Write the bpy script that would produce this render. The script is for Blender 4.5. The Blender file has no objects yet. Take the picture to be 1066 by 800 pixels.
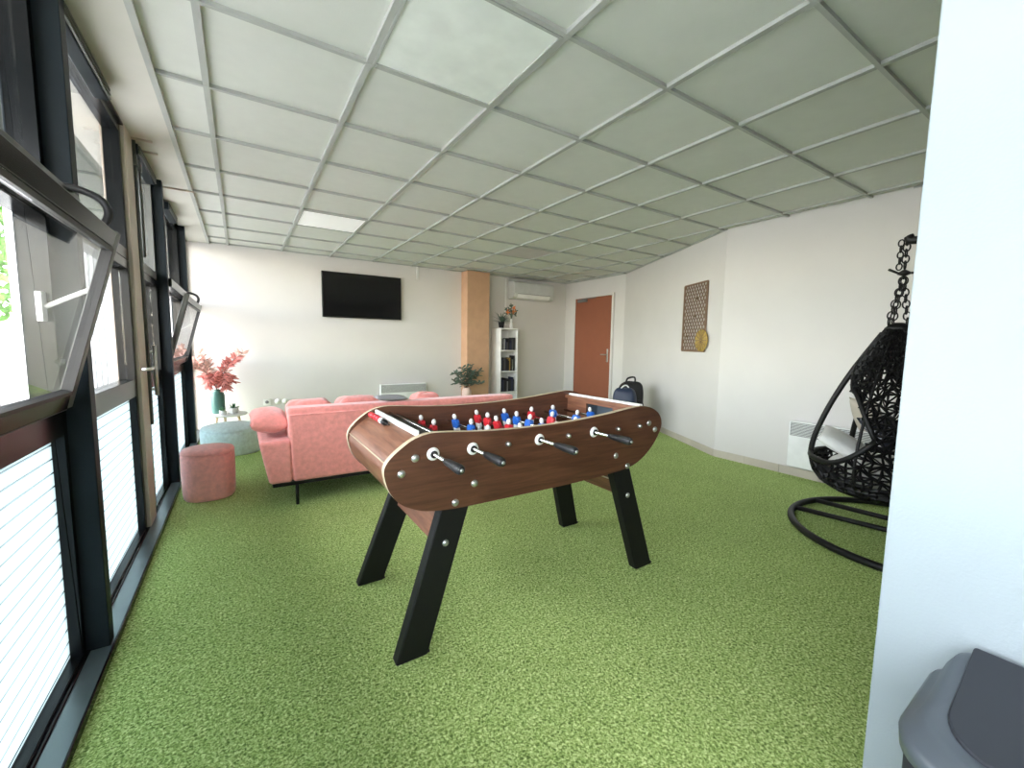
import bpy, bmesh, math, random
from mathutils import Vector, Matrix
random.seed(7)
PI = math.pi
sc = bpy.context.scene
C = sc.collection
CAMZ = 1.165
H = 2.356           # ceiling height

# ------------------------------------------------------------------ materials
def mat(name, col, rough=.6, metal=0., spec=.5, coat=0., var=None, vscale=8., bump=0., bscale=60., sheen=0.):
    m = bpy.data.materials.new(name); m.use_nodes = True
    nt = m.node_tree; b = nt.nodes['Principled BSDF']
    b.inputs['Base Color'].default_value = (*col, 1)
    b.inputs['Roughness'].default_value = rough
    b.inputs['Metallic'].default_value = metal
    b.inputs['Specular IOR Level'].default_value = spec
    b.inputs['Coat Weight'].default_value = coat
    b.inputs['Sheen Weight'].default_value = sheen
    tc = nt.nodes.new('ShaderNodeTexCoord')
    v = .06 if var is None else var
    n = nt.nodes.new('ShaderNodeTexNoise'); n.inputs['Scale'].default_value = vscale; n.inputs['Detail'].default_value = 3
    nt.links.new(tc.outputs['Object'], n.inputs['Vector'])
    r = nt.nodes.new('ShaderNodeValToRGB')
    r.color_ramp.elements[0].position = .3; r.color_ramp.elements[1].position = .7
    r.color_ramp.elements[0].color = (*[c*(1-v) for c in col], 1)
    r.color_ramp.elements[1].color = (*[min(1, c*(1+v)) for c in col], 1)
    nt.links.new(n.outputs['Fac'], r.inputs['Fac']); nt.links.new(r.outputs['Color'], b.inputs['Base Color'])
    if bump:
        n2 = nt.nodes.new('ShaderNodeTexNoise'); n2.inputs['Scale'].default_value = bscale; n2.inputs['Detail'].default_value = 4
        nt.links.new(tc.outputs['Object'], n2.inputs['Vector'])
        bp = nt.nodes.new('ShaderNodeBump'); bp.inputs['Strength'].default_value = bump; bp.inputs['Distance'].default_value = .01
        nt.links.new(n2.outputs['Fac'], bp.inputs['Height']); nt.links.new(bp.outputs['Normal'], b.inputs['Normal'])
    return m

def wood(name, dark, light, scale=(1.2, 14, 14), rough=.38):
    m = bpy.data.materials.new(name); m.use_nodes = True
    nt = m.node_tree; b = nt.nodes['Principled BSDF']; b.inputs['Roughness'].default_value = rough
    tc = nt.nodes.new('ShaderNodeTexCoord'); mp = nt.nodes.new('ShaderNodeMapping'); mp.inputs['Scale'].default_value = scale
    nt.links.new(tc.outputs['Object'], mp.inputs['Vector'])
    n = nt.nodes.new('ShaderNodeTexNoise'); n.inputs['Scale'].default_value = 3; n.inputs['Detail'].default_value = 6; n.inputs['Distortion'].default_value = .8
    nt.links.new(mp.outputs['Vector'], n.inputs['Vector'])
    n2 = nt.nodes.new('ShaderNodeTexNoise'); n2.inputs['Scale'].default_value = 14; n2.inputs['Detail'].default_value = 4
    nt.links.new(mp.outputs['Vector'], n2.inputs['Vector'])
    mx = nt.nodes.new('ShaderNodeMath'); mx.operation = 'MULTIPLY_ADD'; mx.inputs[1].default_value = .35
    nt.links.new(n2.outputs['Fac'], mx.inputs[0]); nt.links.new(n.outputs['Fac'], mx.inputs[2])
    r = nt.nodes.new('ShaderNodeValToRGB'); r.color_ramp.elements[0].position = .48; r.color_ramp.elements[1].position = .86
    r.color_ramp.elements[0].color = (*dark, 1); r.color_ramp.elements[1].color = (*light, 1)
    nt.links.new(mx.outputs[0], r.inputs['Fac']); nt.links.new(r.outputs['Color'], b.inputs['Base Color'])
    return m

def glass_mat(name, tint=(.965, .97, .965), refl=1.0):
    m = bpy.data.materials.new(name); m.use_nodes = True
    nt = m.node_tree; nt.nodes.clear()
    o = nt.nodes.new('ShaderNodeOutputMaterial'); t = nt.nodes.new('ShaderNodeBsdfTransparent'); t.inputs[0].default_value = (*tint, 1)
    g = nt.nodes.new('ShaderNodeBsdfGlossy'); g.inputs['Roughness'].default_value = .01
    f = nt.nodes.new('ShaderNodeFresnel'); f.inputs[0].default_value = 1.5
    k = nt.nodes.new('ShaderNodeMath'); k.operation = 'MULTIPLY'; k.inputs[1].default_value = refl
    mx = nt.nodes.new('ShaderNodeMixShader')
    ge = nt.nodes.new('ShaderNodeNewGeometry'); io = nt.nodes.new('ShaderNodeMapRange'); io.inputs[3].default_value = 1.5; io.inputs[4].default_value = 1/1.5
    nt.links.new(ge.outputs['Backfacing'], io.inputs[0]); nt.links.new(io.outputs[0], f.inputs[0])   # same reflectance from both sides of a pane
    nt.links.new(f.outputs[0], k.inputs[0]); nt.links.new(k.outputs[0], mx.inputs[0])
    nt.links.new(t.outputs[0], mx.inputs[1]); nt.links.new(g.outputs[0], mx.inputs[2]); nt.links.new(mx.outputs[0], o.inputs[0])
    return m

def film_mat():
    """frosted privacy film with thin clear horizontal lines"""
    m = bpy.data.materials.new('frosted_film'); m.use_nodes = True
    nt = m.node_tree; nt.nodes.clear(); L = nt.links.new
    o = nt.nodes.new('ShaderNodeOutputMaterial')
    tl = nt.nodes.new('ShaderNodeBsdfTranslucent'); tl.inputs[0].default_value = (.49, .56, .575, 1)
    df = nt.nodes.new('ShaderNodeBsdfDiffuse'); df.inputs[0].default_value = (.82, .90, .91, 1)
    ts = nt.nodes.new('ShaderNodeBsdfTransparent'); ts.inputs[0].default_value = (.20, .22, .225, 1)
    m1 = nt.nodes.new('ShaderNodeMixShader'); m1.inputs[0].default_value = .3
    L(tl.outputs[0], m1.inputs[1]); L(df.outputs[0], m1.inputs[2])
    tc = nt.nodes.new('ShaderNodeTexCoord'); sp = nt.nodes.new('ShaderNodeSeparateXYZ'); L(tc.outputs['Object'], sp.inputs[0])
    a = nt.nodes.new('ShaderNodeMath'); a.operation = 'MULTIPLY'; a.inputs[1].default_value = 1/.047; L(sp.outputs['Z'], a.inputs[0])
    fr = nt.nodes.new('ShaderNodeMath'); fr.operation = 'FRACT'; L(a.outputs[0], fr.inputs[0])
    c = nt.nodes.new('ShaderNodeMath'); c.operation = 'LESS_THAN'; c.inputs[1].default_value = .12; L(fr.outputs[0], c.inputs[0])
    m2 = nt.nodes.new('ShaderNodeMixShader'); L(c.outputs[0], m2.inputs[0]); L(m1.outputs[0], m2.inputs[1]); L(ts.outputs[0], m2.inputs[2])
    L(m2.outputs[0], o.inputs[0])
    return m

def turf_mat():
    m = bpy.data.materials.new('turf'); m.use_nodes = True
    nt = m.node_tree; b = nt.nodes['Principled BSDF']; L = nt.links.new
    b.inputs['Roughness'].default_value = .9; b.inputs['Specular IOR Level'].default_value = .15
    tc = nt.nodes.new('ShaderNodeTexCoord')
    n = nt.nodes.new('ShaderNodeTexNoise'); n.inputs['Scale'].default_value = 125; n.inputs['Detail'].default_value = 4; n.inputs['Distortion'].default_value = .8
    L(tc.outputs['Object'], n.inputs['Vector'])
    r = nt.nodes.new('ShaderNodeValToRGB')
    e = r.color_ramp.elements
    e[0].position = .34; e[0].color = (.13, .205, .045, 1)
    e[1].position = .68; e[1].color = (.82, .93, .45, 1)
    x = e.new(.5); x.color = (.40, .555, .165, 1)
    L(n.outputs['Fac'], r.inputs['Fac'])
    n3 = nt.nodes.new('ShaderNodeTexNoise'); n3.inputs['Scale'].default_value = 2.2; L(tc.outputs['Object'], n3.inputs['Vector'])
    r3 = nt.nodes.new('ShaderNodeMapRange'); r3.inputs[3].default_value = .88; r3.inputs[4].default_value = 1.1; L(n3.outputs['Fac'], r3.inputs[0])
    mul = nt.nodes.new('ShaderNodeVectorMath'); mul.operation = 'SCALE'; L(r.outputs['Color'], mul.inputs[0]); L(r3.outputs[0], mul.inputs['Scale'])
    L(mul.outputs[0], b.inputs['Base Color'])
    n2 = nt.nodes.new('ShaderNodeTexNoise'); n2.inputs['Scale'].default_value = 110; n2.inputs['Detail'].default_value = 3
    L(tc.outputs['Object'], n2.inputs['Vector'])
    bp = nt.nodes.new('ShaderNodeBump'); bp.inputs['Strength'].default_value = .8; bp.inputs['Distance'].default_value = .012
    L(n.outputs['Fac'], bp.inputs['Height']); L(bp.outputs[0], b.inputs['Normal'])
    return m

def velvet(name, col):
    m = mat(name, col, rough=.85, var=.11, vscale=34, bump=.3, bscale=60, sheen=.4)
    return m

M = {}
M['turf'] = turf_mat()
M['wall'] = mat('white_paint', (.64, .617, .60), .75, var=.015, vscale=3, bump=.05, bscale=220)
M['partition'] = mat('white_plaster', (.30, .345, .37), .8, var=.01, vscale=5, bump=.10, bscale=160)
M['tile'] = mat('ceiling_tile', (.64, .65, .61), .9, var=.02, vscale=12, bump=.12, bscale=260)
M['grid'] = mat('grid_metal', (.40, .41, .39), .6)
M['soffit'] = mat('soffit_paint', (.60, .58, .53), .8, var=.02)
M['black_frame'] = mat('black_aluminium', (.006, .007, .008), .2, spec=.4)
M['post'] = mat('anthracite_aluminium', (.014, .019, .023), .4, spec=.3)
M['grey_frame'] = mat('grey_aluminium', (.11, .115, .11), .4, metal=.1, spec=.3)
M['post'].node_tree.nodes['Principled BSDF'].inputs['IOR'].default_value = 1.18
M['black_frame'].node_tree.nodes['Principled BSDF'].inputs['IOR'].default_value = 1.28
M['sill'] = mat('sill_aluminium', (.16, .19, .20), .28, metal=.55)
M['beige'] = mat('beige_profile', (.50, .42, .35), .45)
M['silver'] = mat('brushed_steel', (.6, .6, .58), .3, metal=.9)
M['chrome'] = mat('chrome', (.78, .78, .78), .16, metal=1.)
M['glass'] = glass_mat('window_glass')
M['film'] = film_mat()
M['walnut'] = wood('walnut_laminate', (.062, .022, .012), (.130, .053, .028))
M['walnut_y'] = wood('walnut_laminate_across', (.12, .046, .025), (.24, .105, .058), (14, 1.2, 14))
M['edge'] = mat('cream_edge', (.50, .41, .28), .5)
M['black'] = mat('black_satin', (.008, .008, .008), .42, spec=.3)
M['blackw'] = mat('black_wood', (.008, .008, .008), .5, spec=.25, bump=.06, bscale=90)
M['rubber'] = mat('black_rubber', (.012, .012, .013), .5)
M['field'] = mat('playfield', (.12, .22, .16), .5)
M['white'] = mat('white_plastic', (.78, .78, .76), .4)
M['red'] = mat('red_plastic', (.55, .02, .03), .35)
M['blue'] = mat('blue_plastic', (.02, .12, .48), .35)
M['skin'] = mat('figure_face', (.75, .55, .45), .5)
M['pink'] = velvet('pink_velvet', (.74, .265, .235))
M['pinkp'] = velvet('pink_boucle', (.86, .37, .34))
M['pouf_grey'] = velvet('pale_blue_velvet', (.70, .80, .82))
M['tv'] = mat('tv_screen', (.004, .004, .005), .12)
M['column_tan'] = mat('apricot_paint', (.52, .31, .19), .7)
M['door'] = mat('rust_paint', (.27, .088, .045), .5, var=.03)
M['radiator'] = mat('radiator_enamel', (.80, .81, .80), .35)
M['grille'] = mat('radiator_grille', (.16, .16, .16), .5)
M['skirt'] = mat('beige_tile_skirting', (.50, .45, .38), .45, var=.12, vscale=3)
M['bin'] = mat('grey_bin_plastic', (.085, .10, .118), .4)
M['flap'] = mat('dark_bin_plastic', (.032, .035, .043), .36, spec=.35)
M['wicker'] = mat('black_wicker', (.006, .006, .006), .5, spec=.3)
M['vase'] = mat('green_ceramic', (.075, .19, .155), .3)
M['leafpink'] = mat('pink_frond', (.70, .24, .21), .7, var=.3, vscale=30)
M['leafpale'] = mat('pale_frond', (.80, .50, .42), .7, var=.25, vscale=30)
M['leafgreen'] = mat('green_leaf', (.085, .13, .095), .5, var=.3, vscale=20)
M['succ'] = mat('succulent', (.10, .25, .12), .5, var=.3, vscale=20)
M['orange'] = mat('orange_petal', (.75, .22, .05), .6)
M['stem'] = mat('stem', (.12, .08, .04), .7)
M['pine'] = mat('light_pine', (.62, .45, .28), .5)
M['bamboo'] = mat('brown_cane', (.20, .125, .08), .6)
M['gold'] = mat('straw_gold', (.38, .26, .06), .6, var=.35, vscale=50)
M['navy'] = mat('navy_nylon', (.012, .022, .055), .5)
M['bagblack'] = mat('black_nylon', (.008, .008, .010), .6)
M['peach'] = mat('blush_ceramic', (.72, .52, .44), .5)
M['linen'] = mat('beige_linen', (.52, .47, .40), .9)
M['fluff'] = mat('white_fluff', (.75, .75, .72), .95, bump=.5, bscale=60)
M['bw'] = mat('black_white_print', (.02, .022, .03), .8)
M['led'] = mat('led_diffuser', (.80, .83, .80), .5)
M['ac'] = mat('ac_shell', (.56, .57, .56), .4)
M['hedge'] = mat('hedge_leaves', (.10, .26, .04), .8, var=.6, vscale=14)
M['bark'] = mat('bark', (.12, .08, .05), .9)
M['concrete'] = mat('pale_paving', (.36, .365, .36), .85, var=.08)
M['facade'] = mat('pale_render', (.45, .48, .50), .85, var=.05)
M['extpost'] = mat('white_render', (.85, .86, .86), .8)
M['canopy'] = mat('added_canopy_dark', (.025, .035, .028), .9)
M['carred'] = mat('red_car_paint', (.55, .05, .06), .3, coat=.5)
M['carwhite'] = mat('white_car_paint', (.75, .76, .78), .3, coat=.5)
M['carglass'] = mat('car_glass', (.03, .04, .05), .08)

# ------------------------------------------------------------------ mesh builder
class MB:
    def __init__(s): s.v = []; s.f = []; s.m = []; s.sm = []
    def add(s, vs, fs, mi=0, smooth=False):
        o = len(s.v); s.v += [tuple(v) for v in vs]
        for f in fs: s.f.append([i+o for i in f]); s.m.append(mi); s.sm.append(smooth)
        return s
    def box(s, a, b, mi=0, xf=None):
        x0, y0, z0 = [min(p, q) for p, q in zip(a, b)]; x1, y1, z1 = [max(p, q) for p, q in zip(a, b)]
        vs = [Vector(p) for p in ((x0,y0,z0),(x1,y0,z0),(x1,y1,z0),(x0,y1,z0),(x0,y0,z1),(x1,y0,z1),(x1,y1,z1),(x0,y1,z1))]
        if xf is not None: vs = [xf @ v for v in vs]
        return s.add(vs, [(3,2,1,0),(4,5,6,7),(0,1,5,4),(1,2,6,5),(2,3,7,6),(3,0,4,7)], mi)
    def hexa(s, bot, top, mi=0):
        return s.add(list(bot)+list(top), [(3,2,1,0),(4,5,6,7),(0,1,5,4),(1,2,6,5),(2,3,7,6),(3,0,4,7)], mi)
    def tube(s, pts, r, n=8, mi=0, closed=False, smooth=True):
        pts = [Vector(p) for p in pts]; k = len(pts)
        rs = r if isinstance(r, (list, tuple)) else [r]*k
        vs = []; up = None
        for i, p in enumerate(pts):
            if closed: t = (pts[(i+1) % k]-pts[i-1]).normalized()
            else: t = (pts[min(i+1, k-1)]-pts[max(i-1, 0)]).normalized()
            if up is None:
                up = Vector((0,0,1)) if abs(t.z) < .9 else Vector((1,0,0))
            a = (up - t*up.dot(t)).normalized(); up = a; b = t.cross(a)
            for j in range(n):
                q = 2*PI*j/n; vs.append(p+(a*math.cos(q)+b*math.sin(q))*rs[i])
        fs = []
        for i in range(k if closed else k-1):
            i2 = (i+1) % k
            for j in range(n): fs.append((i*n+j, i*n+(j+1) % n, i2*n+(j+1) % n, i2*n+j))
        s.add(vs, fs, mi, smooth)
        if not closed:
            s.add(vs[:n], [tuple(range(n))[::-1]], mi); s.add(vs[-n:], [tuple(range(n))], mi)
        return s
    def lathe(s, prof, c=(0,0,0), n=32, mi=0, smooth=True, sx=1, sy=1, xf=None, power=2.0):
        vs = []
        for r, z in prof:
            for j in range(n):
                q = 2*PI*j/n; cx, cy = math.cos(q), math.sin(q)
                if power != 2.0:
                    cx = math.copysign(abs(cx)**(2/power), cx); cy = math.copysign(abs(cy)**(2/power), cy)
                v = Vector((r*cx*sx, r*cy*sy, z))
                if xf is not None: v = xf @ v
                vs.append(v+Vector(c))
        fs = [(i*n+j, i*n+(j+1) % n, (i+1)*n+(j+1) % n, (i+1)*n+j) for i in range(len(prof)-1) for j in range(n)]
        s.add(vs, fs, mi, smooth)
        if prof[0][0] > 1e-4: s.add(vs[:n], [tuple(range(n))[::-1]], mi)
        if prof[-1][0] > 1e-4: s.add(vs[-n:], [tuple(range(n))], mi)
        return s
    def prism(s, poly, axis, a, b, mi=0, mside=None):
        """poly: 2d list; axis 'y': (x,z) outline extruded a..b in y; 'z': (x,y)"""
        def P(u, w): return (u[0], w, u[1]) if axis == 'y' else ((u[0], u[1], w) if axis == 'z' else (w, u[0], u[1]))
        n = len(poly); vs = [P(u, a) for u in poly]+[P(u, b) for u in poly]
        s.add(vs, [tuple(range(n)), tuple(range(2*n-1, n-1, -1))], mi)
        s.add(vs, [(i, n+i, n+(i+1) % n, (i+1) % n) for i in range(n)], mi if mside is None else mside)
        return s
    def build(s, name, mats, parent=None, bevel=0, seg=2, sub=0, loc=None, smooth=None):
        me = bpy.data.meshes.new(name); me.from_pydata(s.v, [], s.f); me.update()
        if not isinstance(mats, (list, tuple)): mats = [mats]
        for m_ in mats: me.materials.append(m_)
        for p, mi, sm in zip(me.polygons, s.m, s.sm): p.material_index = mi; p.use_smooth = sm if smooth is None else smooth
        bm = bmesh.new(); bm.from_mesh(me); bmesh.ops.remove_doubles(bm, verts=bm.verts, dist=1e-6)
        bmesh.ops.recalc_face_normals(bm, faces=bm.faces); bm.to_mesh(me); bm.free()
        o = bpy.data.objects.new(name, me); C.objects.link(o)
        if parent is not None:
            o.parent = parent
            # vertices are given in world space: undo the parent's placement
            o.matrix_parent_inverse = wm(parent).inverted()
        if bevel:
            b = o.modifiers.new('bevel', 'BEVEL'); b.width = bevel; b.segments = seg; b.limit_method = 'ANGLE'; b.angle_limit = math.radians(40)
        if sub:
            q = o.modifiers.new('sub', 'SUBSURF'); q.levels = sub; q.render_levels = sub
        return o

def wm(o):
    m = Matrix.LocRotScale(o.location, o.rotation_euler, o.scale)
    if o.parent is not None: m = wm(o.parent) @ o.matrix_parent_inverse @ m
    return m
def thing(name, label, cat, loc, group=None):
    o = bpy.data.objects.new(name, None); C.objects.link(o); o.location = loc; o.empty_display_size = .1
    return tag(o, label, cat, group)
def tag(o, label, cat, group=None):
    o['label'] = label; o['category'] = cat
    if group: o['group'] = group
    return o
def struct(o): o['kind'] = 'structure'; return o
def catmull(pts, n=6, closed=False):
    out = []; k = len(pts); P = [Vector(p) for p in pts]
    for i in range(k if closed else k-1):
        p0 = P[(i-1) % k] if closed or i > 0 else P[0]; p1 = P[i]; p2 = P[(i+1) % k]
        p3 = P[(i+2) % k] if closed or i+2 < k else P[-1]
        for j in range(n):
            t = j/n
            out.append(.5*((2*p1)+(-p0+p2)*t+(2*p0-5*p1+4*p2-p3)*t*t+(-p0+3*p1-3*p2+p3)*t**3))
    if not closed: out.append(P[-1])
    return out
def blob(mb, c, s, n=(20, 12), e=(.55, .55), xf=None, mi=0, noise=0., seed=0):
    """superellipsoid cushion of half-sizes s, softly puckered"""
    rnd = random.Random(seed); ph = [rnd.uniform(0, 6.28) for _ in range(6)]
    nu, nv = n; vs = []
    f = lambda w, k: math.copysign(abs(w)**k, w)
    for i in range(nv+1):
        a = -PI/2+PI*i/nv
        for j in range(nu):
            b = 2*PI*j/nu
            d = 1+noise*(math.sin(3*b+ph[0])*math.cos(2*a+ph[1])+.6*math.sin(7*b+ph[2])*math.cos(a))
            v = Vector((s[0]*f(math.cos(a), e[0])*f(math.cos(b), e[1])*d, s[1]*f(math.cos(a), e[0])*f(math.sin(b), e[1])*d, s[2]*f(math.sin(a), e[0])*d))
            if xf is not None: v = xf @ v
            vs.append(v+Vector(c))
    fs = [(i*nu+j, i*nu+(j+1) % nu, (i+1)*nu+(j+1) % nu, (i+1)*nu+j) for i in range(nv) for j in range(nu)]
    mb.add(vs, fs, mi, True); return mb
def pillow(mb, c, w, h, t, xf, n=14, mi=0, seed=1):
    """square scatter cushion: thin seam edge, plump middle, pulled corners"""
    rnd = random.Random(seed); vs = []; fs = []
    for side in (1, -1):
        o = len(vs)
        for i in range(n+1):
            for j in range(n+1):
                u = 2*i/n-1; v = 2*j/n-1
                k = (max(0, 1-u*u)*max(0, 1-v*v))**.38
                pu = u*(1-.06*(1-v*v)*abs(u)); pv = v*(1-.06*(1-u*u)*abs(v))
                z = side*t/2*k*(1+.06*math.sin(5*u+seed)*math.cos(4*v))
                vs.append(xf @ Vector((pu*w/2, pv*h/2, z))+Vector(c))
        for i in range(n):
            for j in range(n):
                q = (o+i*(n+1)+j, o+(i+1)*(n+1)+j, o+(i+1)*(n+1)+j+1, o+i*(n+1)+j+1)
                fs.append(q if side > 0 else q[::-1])
    mb.add(vs, fs, mi, True); return mb
def leaf(mb, p, d, nrm, l, w, mi=0, curl=.15):
    p = Vector(p); d = Vector(d).normalized(); s = d.cross(Vector(nrm)).normalized(); up = s.cross(d)
    vs = []; K = 5
    for i in range(K+1):
        t = i/K; ww = w*math.sin(PI*min(1, t*.94+.03))**.8; c = p+d*l*t-up*curl*l*t*t
        vs += [c-s*ww/2, c+up*ww*.12, c+s*ww/2]
    fs = []
    for i in range(K):
        a = i*3; fs += [(a, a+1, a+4, a+3), (a+1, a+2, a+5, a+4)]
    mb.add(vs, fs, mi, True)

# ------------------------------------------------------------------ room shell
DW0 = Vector((5.43, 4.99)); DW1 = Vector((4.22, 2.53))      # slanted right wall
YB = 6.53; YF = -1.7; XW = -.62; XD = 5.45; XR = 4.25
plan = [(XW, YF), (XR, YF), (XR, 2.53), (XD, 4.99), (XD, YB), (XW, YB)]
struct(MB().prism([(x, y) for x, y in plan], 'z', -.12, 0).build('floor', M['turf']))
mb = MB().prism(plan, 'z', H+.012, H+.15)
ceil = struct(mb.build('ceiling', M['tile']))
def inside(x, y):
    if x < -.28 or x > XD or y > YB or y < YF: return False
    if y < 2.53: return x < XR
    if y < 4.99: return x < DW1.x+(y-2.53)/(4.99-2.53)*(XD-DW1.x)
    return True
g = MB()
def clipbar(x0, y0, x1, y1, w):
    N = 200; run = None; d = Vector((x1-x0, y1-y0)); 
    pts = [(x0+(x1-x0)*i/N, y0+(y1-y0)*i/N) for i in range(N+1)]
    good = [p for p in pts if inside(*p)]
    if len(good) < 2: return
    a, b = good[0], good[-1]; z0, z1 = H-.004, H+.014
    if abs(d.x) < 1e-6: g.box((a[0]-w/2, a[1], z0), (a[0]+w/2, b[1], z1))
    else: g.box((a[0], a[1]-w/2, z0-.001), (b[0], a[1]+w/2, z1))
gx = [-.089+.6*i for i in range(0, 10)]; gy = [1.964+.601*j for j in range(-9, 8)]
for x in gx: clipbar(x, YF, x, YB, .026)
for y in gy: clipbar(-.28, y, XD, y, .018)
g.box((-.30, YF, H-.012), (-.275, YB, H+.014))      # edge angle beside the window soffit
def angle_strip(a, b, w=.02):
    a = Vector(a); b = Vector(b); d = (b-a).normalized(); n = Vector((-d.y, d.x))
    q = [a, b, b+n*w, a+n*w]
    g.hexa([(p.x, p.y, H-.003) for p in q], [(p.x, p.y, H+.014) for p in q])
angle_strip((XR, YF), (XR, 2.53)); angle_strip((4.22, 2.53), (XD, 4.99)); angle_strip((XD, 4.99), (XD, YB)); angle_strip((XD, YB), (XW, YB))
gr = g.build('ceiling_grid', M['grid'], ceil)
sf = MB().box((XW-.15, YF, H-.008), (-.30, YB, H+.014)).build('window_soffit', M['soffit'], ceil)

struct(MB().box((XW-.15, YB, -.1), (XD+.15, YB+.15, H+.15)).build('wall_back', M['wall']))
struct(MB().box((XD, 4.99, -.1), (XD+.15, YB, H+.15)).build('wall_door', M['wall']))
n_ = Vector((DW1.y-4.99, -(DW1.x-XD))).normalized()
def slab(a, b, th, z0, z1, mb=None):
    a = Vector(a); b = Vector(b); d = (b-a).normalized(); n = Vector((d.y, -d.x)) * th
    q = [a, b, b+n, a+n]; mb = mb or MB()
    return mb.hexa([(p.x, p.y, z0) for p in q], [(p.x, p.y, z1) for p in q])
struct(slab((4.22, 2.53), (XD, 4.99), .15, -.1, H+.15).build('wall_slanted', M['wall']))
struct(MB().hexa([(XR, YF, -.1), (XR+.15, YF, -.1), (XR+.12, 2.53, -.1), (4.22, 2.53, -.1)], [(XR, YF, H+.15), (XR+.15, YF, H+.15), (XR+.12, 2.53, H+.15), (4.22, 2.53, H+.15)]).build('wall_right', M['wall']))
struct(MB().box((XW-.15, YF-.15, -.1), (XR+.15, YF, H+.15)).build('wall_front', M['wall']))
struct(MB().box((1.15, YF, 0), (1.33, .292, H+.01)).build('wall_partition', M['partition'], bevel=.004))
# tiled skirting along the right-hand walls, with joints
def skirting(name, a, b, n):
    a = Vector(a); b = Vector(b); d = (b-a); L_ = d.length; d.normalize(); nn = Vector((-d.y, d.x)); mb = MB()
    for i in range(n):
        p = a+d*(L_*i/n+.001); q = a+d*(L_*(i+1)/n-.001); r = [p, q, q+nn*.010, p+nn*.010]
        mb.hexa([(v.x, v.y, 0) for v in r], [(v.x, v.y, .075) for v in r])
    return struct(mb.build(name, M['skirt'], bevel=.001, seg=1))
skirting('baseboard_right', (XR-.001, YF), (4.219, 2.53), 13)
skirting('baseboard_slanted', (4.219, 2.53), (XD-.001, 4.99), 8)

# ------------------------------------------------------------------ window wall
def frame_rect(mb, x0, x1, y0, y1, z0, z1, w, mi=0, wt=None, wb=None):
    wt = w if wt is None else wt; wb = w if wb is None else wb
    mb.box((x0, y0, z0), (x1, y0+w, z1), mi); mb.box((x0, y1-w, z0), (x1, y1, z1), mi)
    mb.box((x0, y0+w, z0), (x1, y1-w, z0+wb), mi); mb.box((x0, y0+w, z1-wt), (x1, y1-w, z1), mi)
ZF0, ZF1, ZG0, ZG1, ZU0, ZU1 = .035, .832, .93, 1.55, 1.645, 2.29
TOP = H-.008
def pane(name, mt, y0, y1, z0, z1, par, x=-.552, t=.006):
    return MB().box((x-t/2, y0, z0), (x+t/2, y1, z1)).build(name, mt, par)
def posts(name, y0, y1, x0=-.60, x1=-.452):
    mb = MB(); mb.box((x0, y0, 0), (x1, y1, TOP)); o = struct(mb.build(name, M['post'], bevel=.003)); return o
trim_n = [0]
def nt_(): trim_n[0] += 1; return 'trim_%d' % trim_n[0]
posts(nt_(), 2.035, 2.095); posts(nt_(), 4.19, 4.25); posts(nt_(), 5.72, 5.78); posts(nt_(), .43, .49)
# beige jamb post between the two door leaves, with slim vertical rods fixed to it
bp_ = struct(MB().box((-.60, 3.235, 0.028), (-.497, 3.43, TOP)).build(nt_(), M['beige'], bevel=.004))
# low sill along the whole glass wall
mb = MB(); mb.box((-.60, YF, 0), (-.505, YB, .028), 1); mb.box((-.505, YF, 0), (-.440, YB, .022)); mb.box((-.444, YF, 0), (-.436, YB, .030), 1)
struct(mb.build(nt_(), [M['sill'], M['black_frame']], bevel=.002, seg=1))
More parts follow.
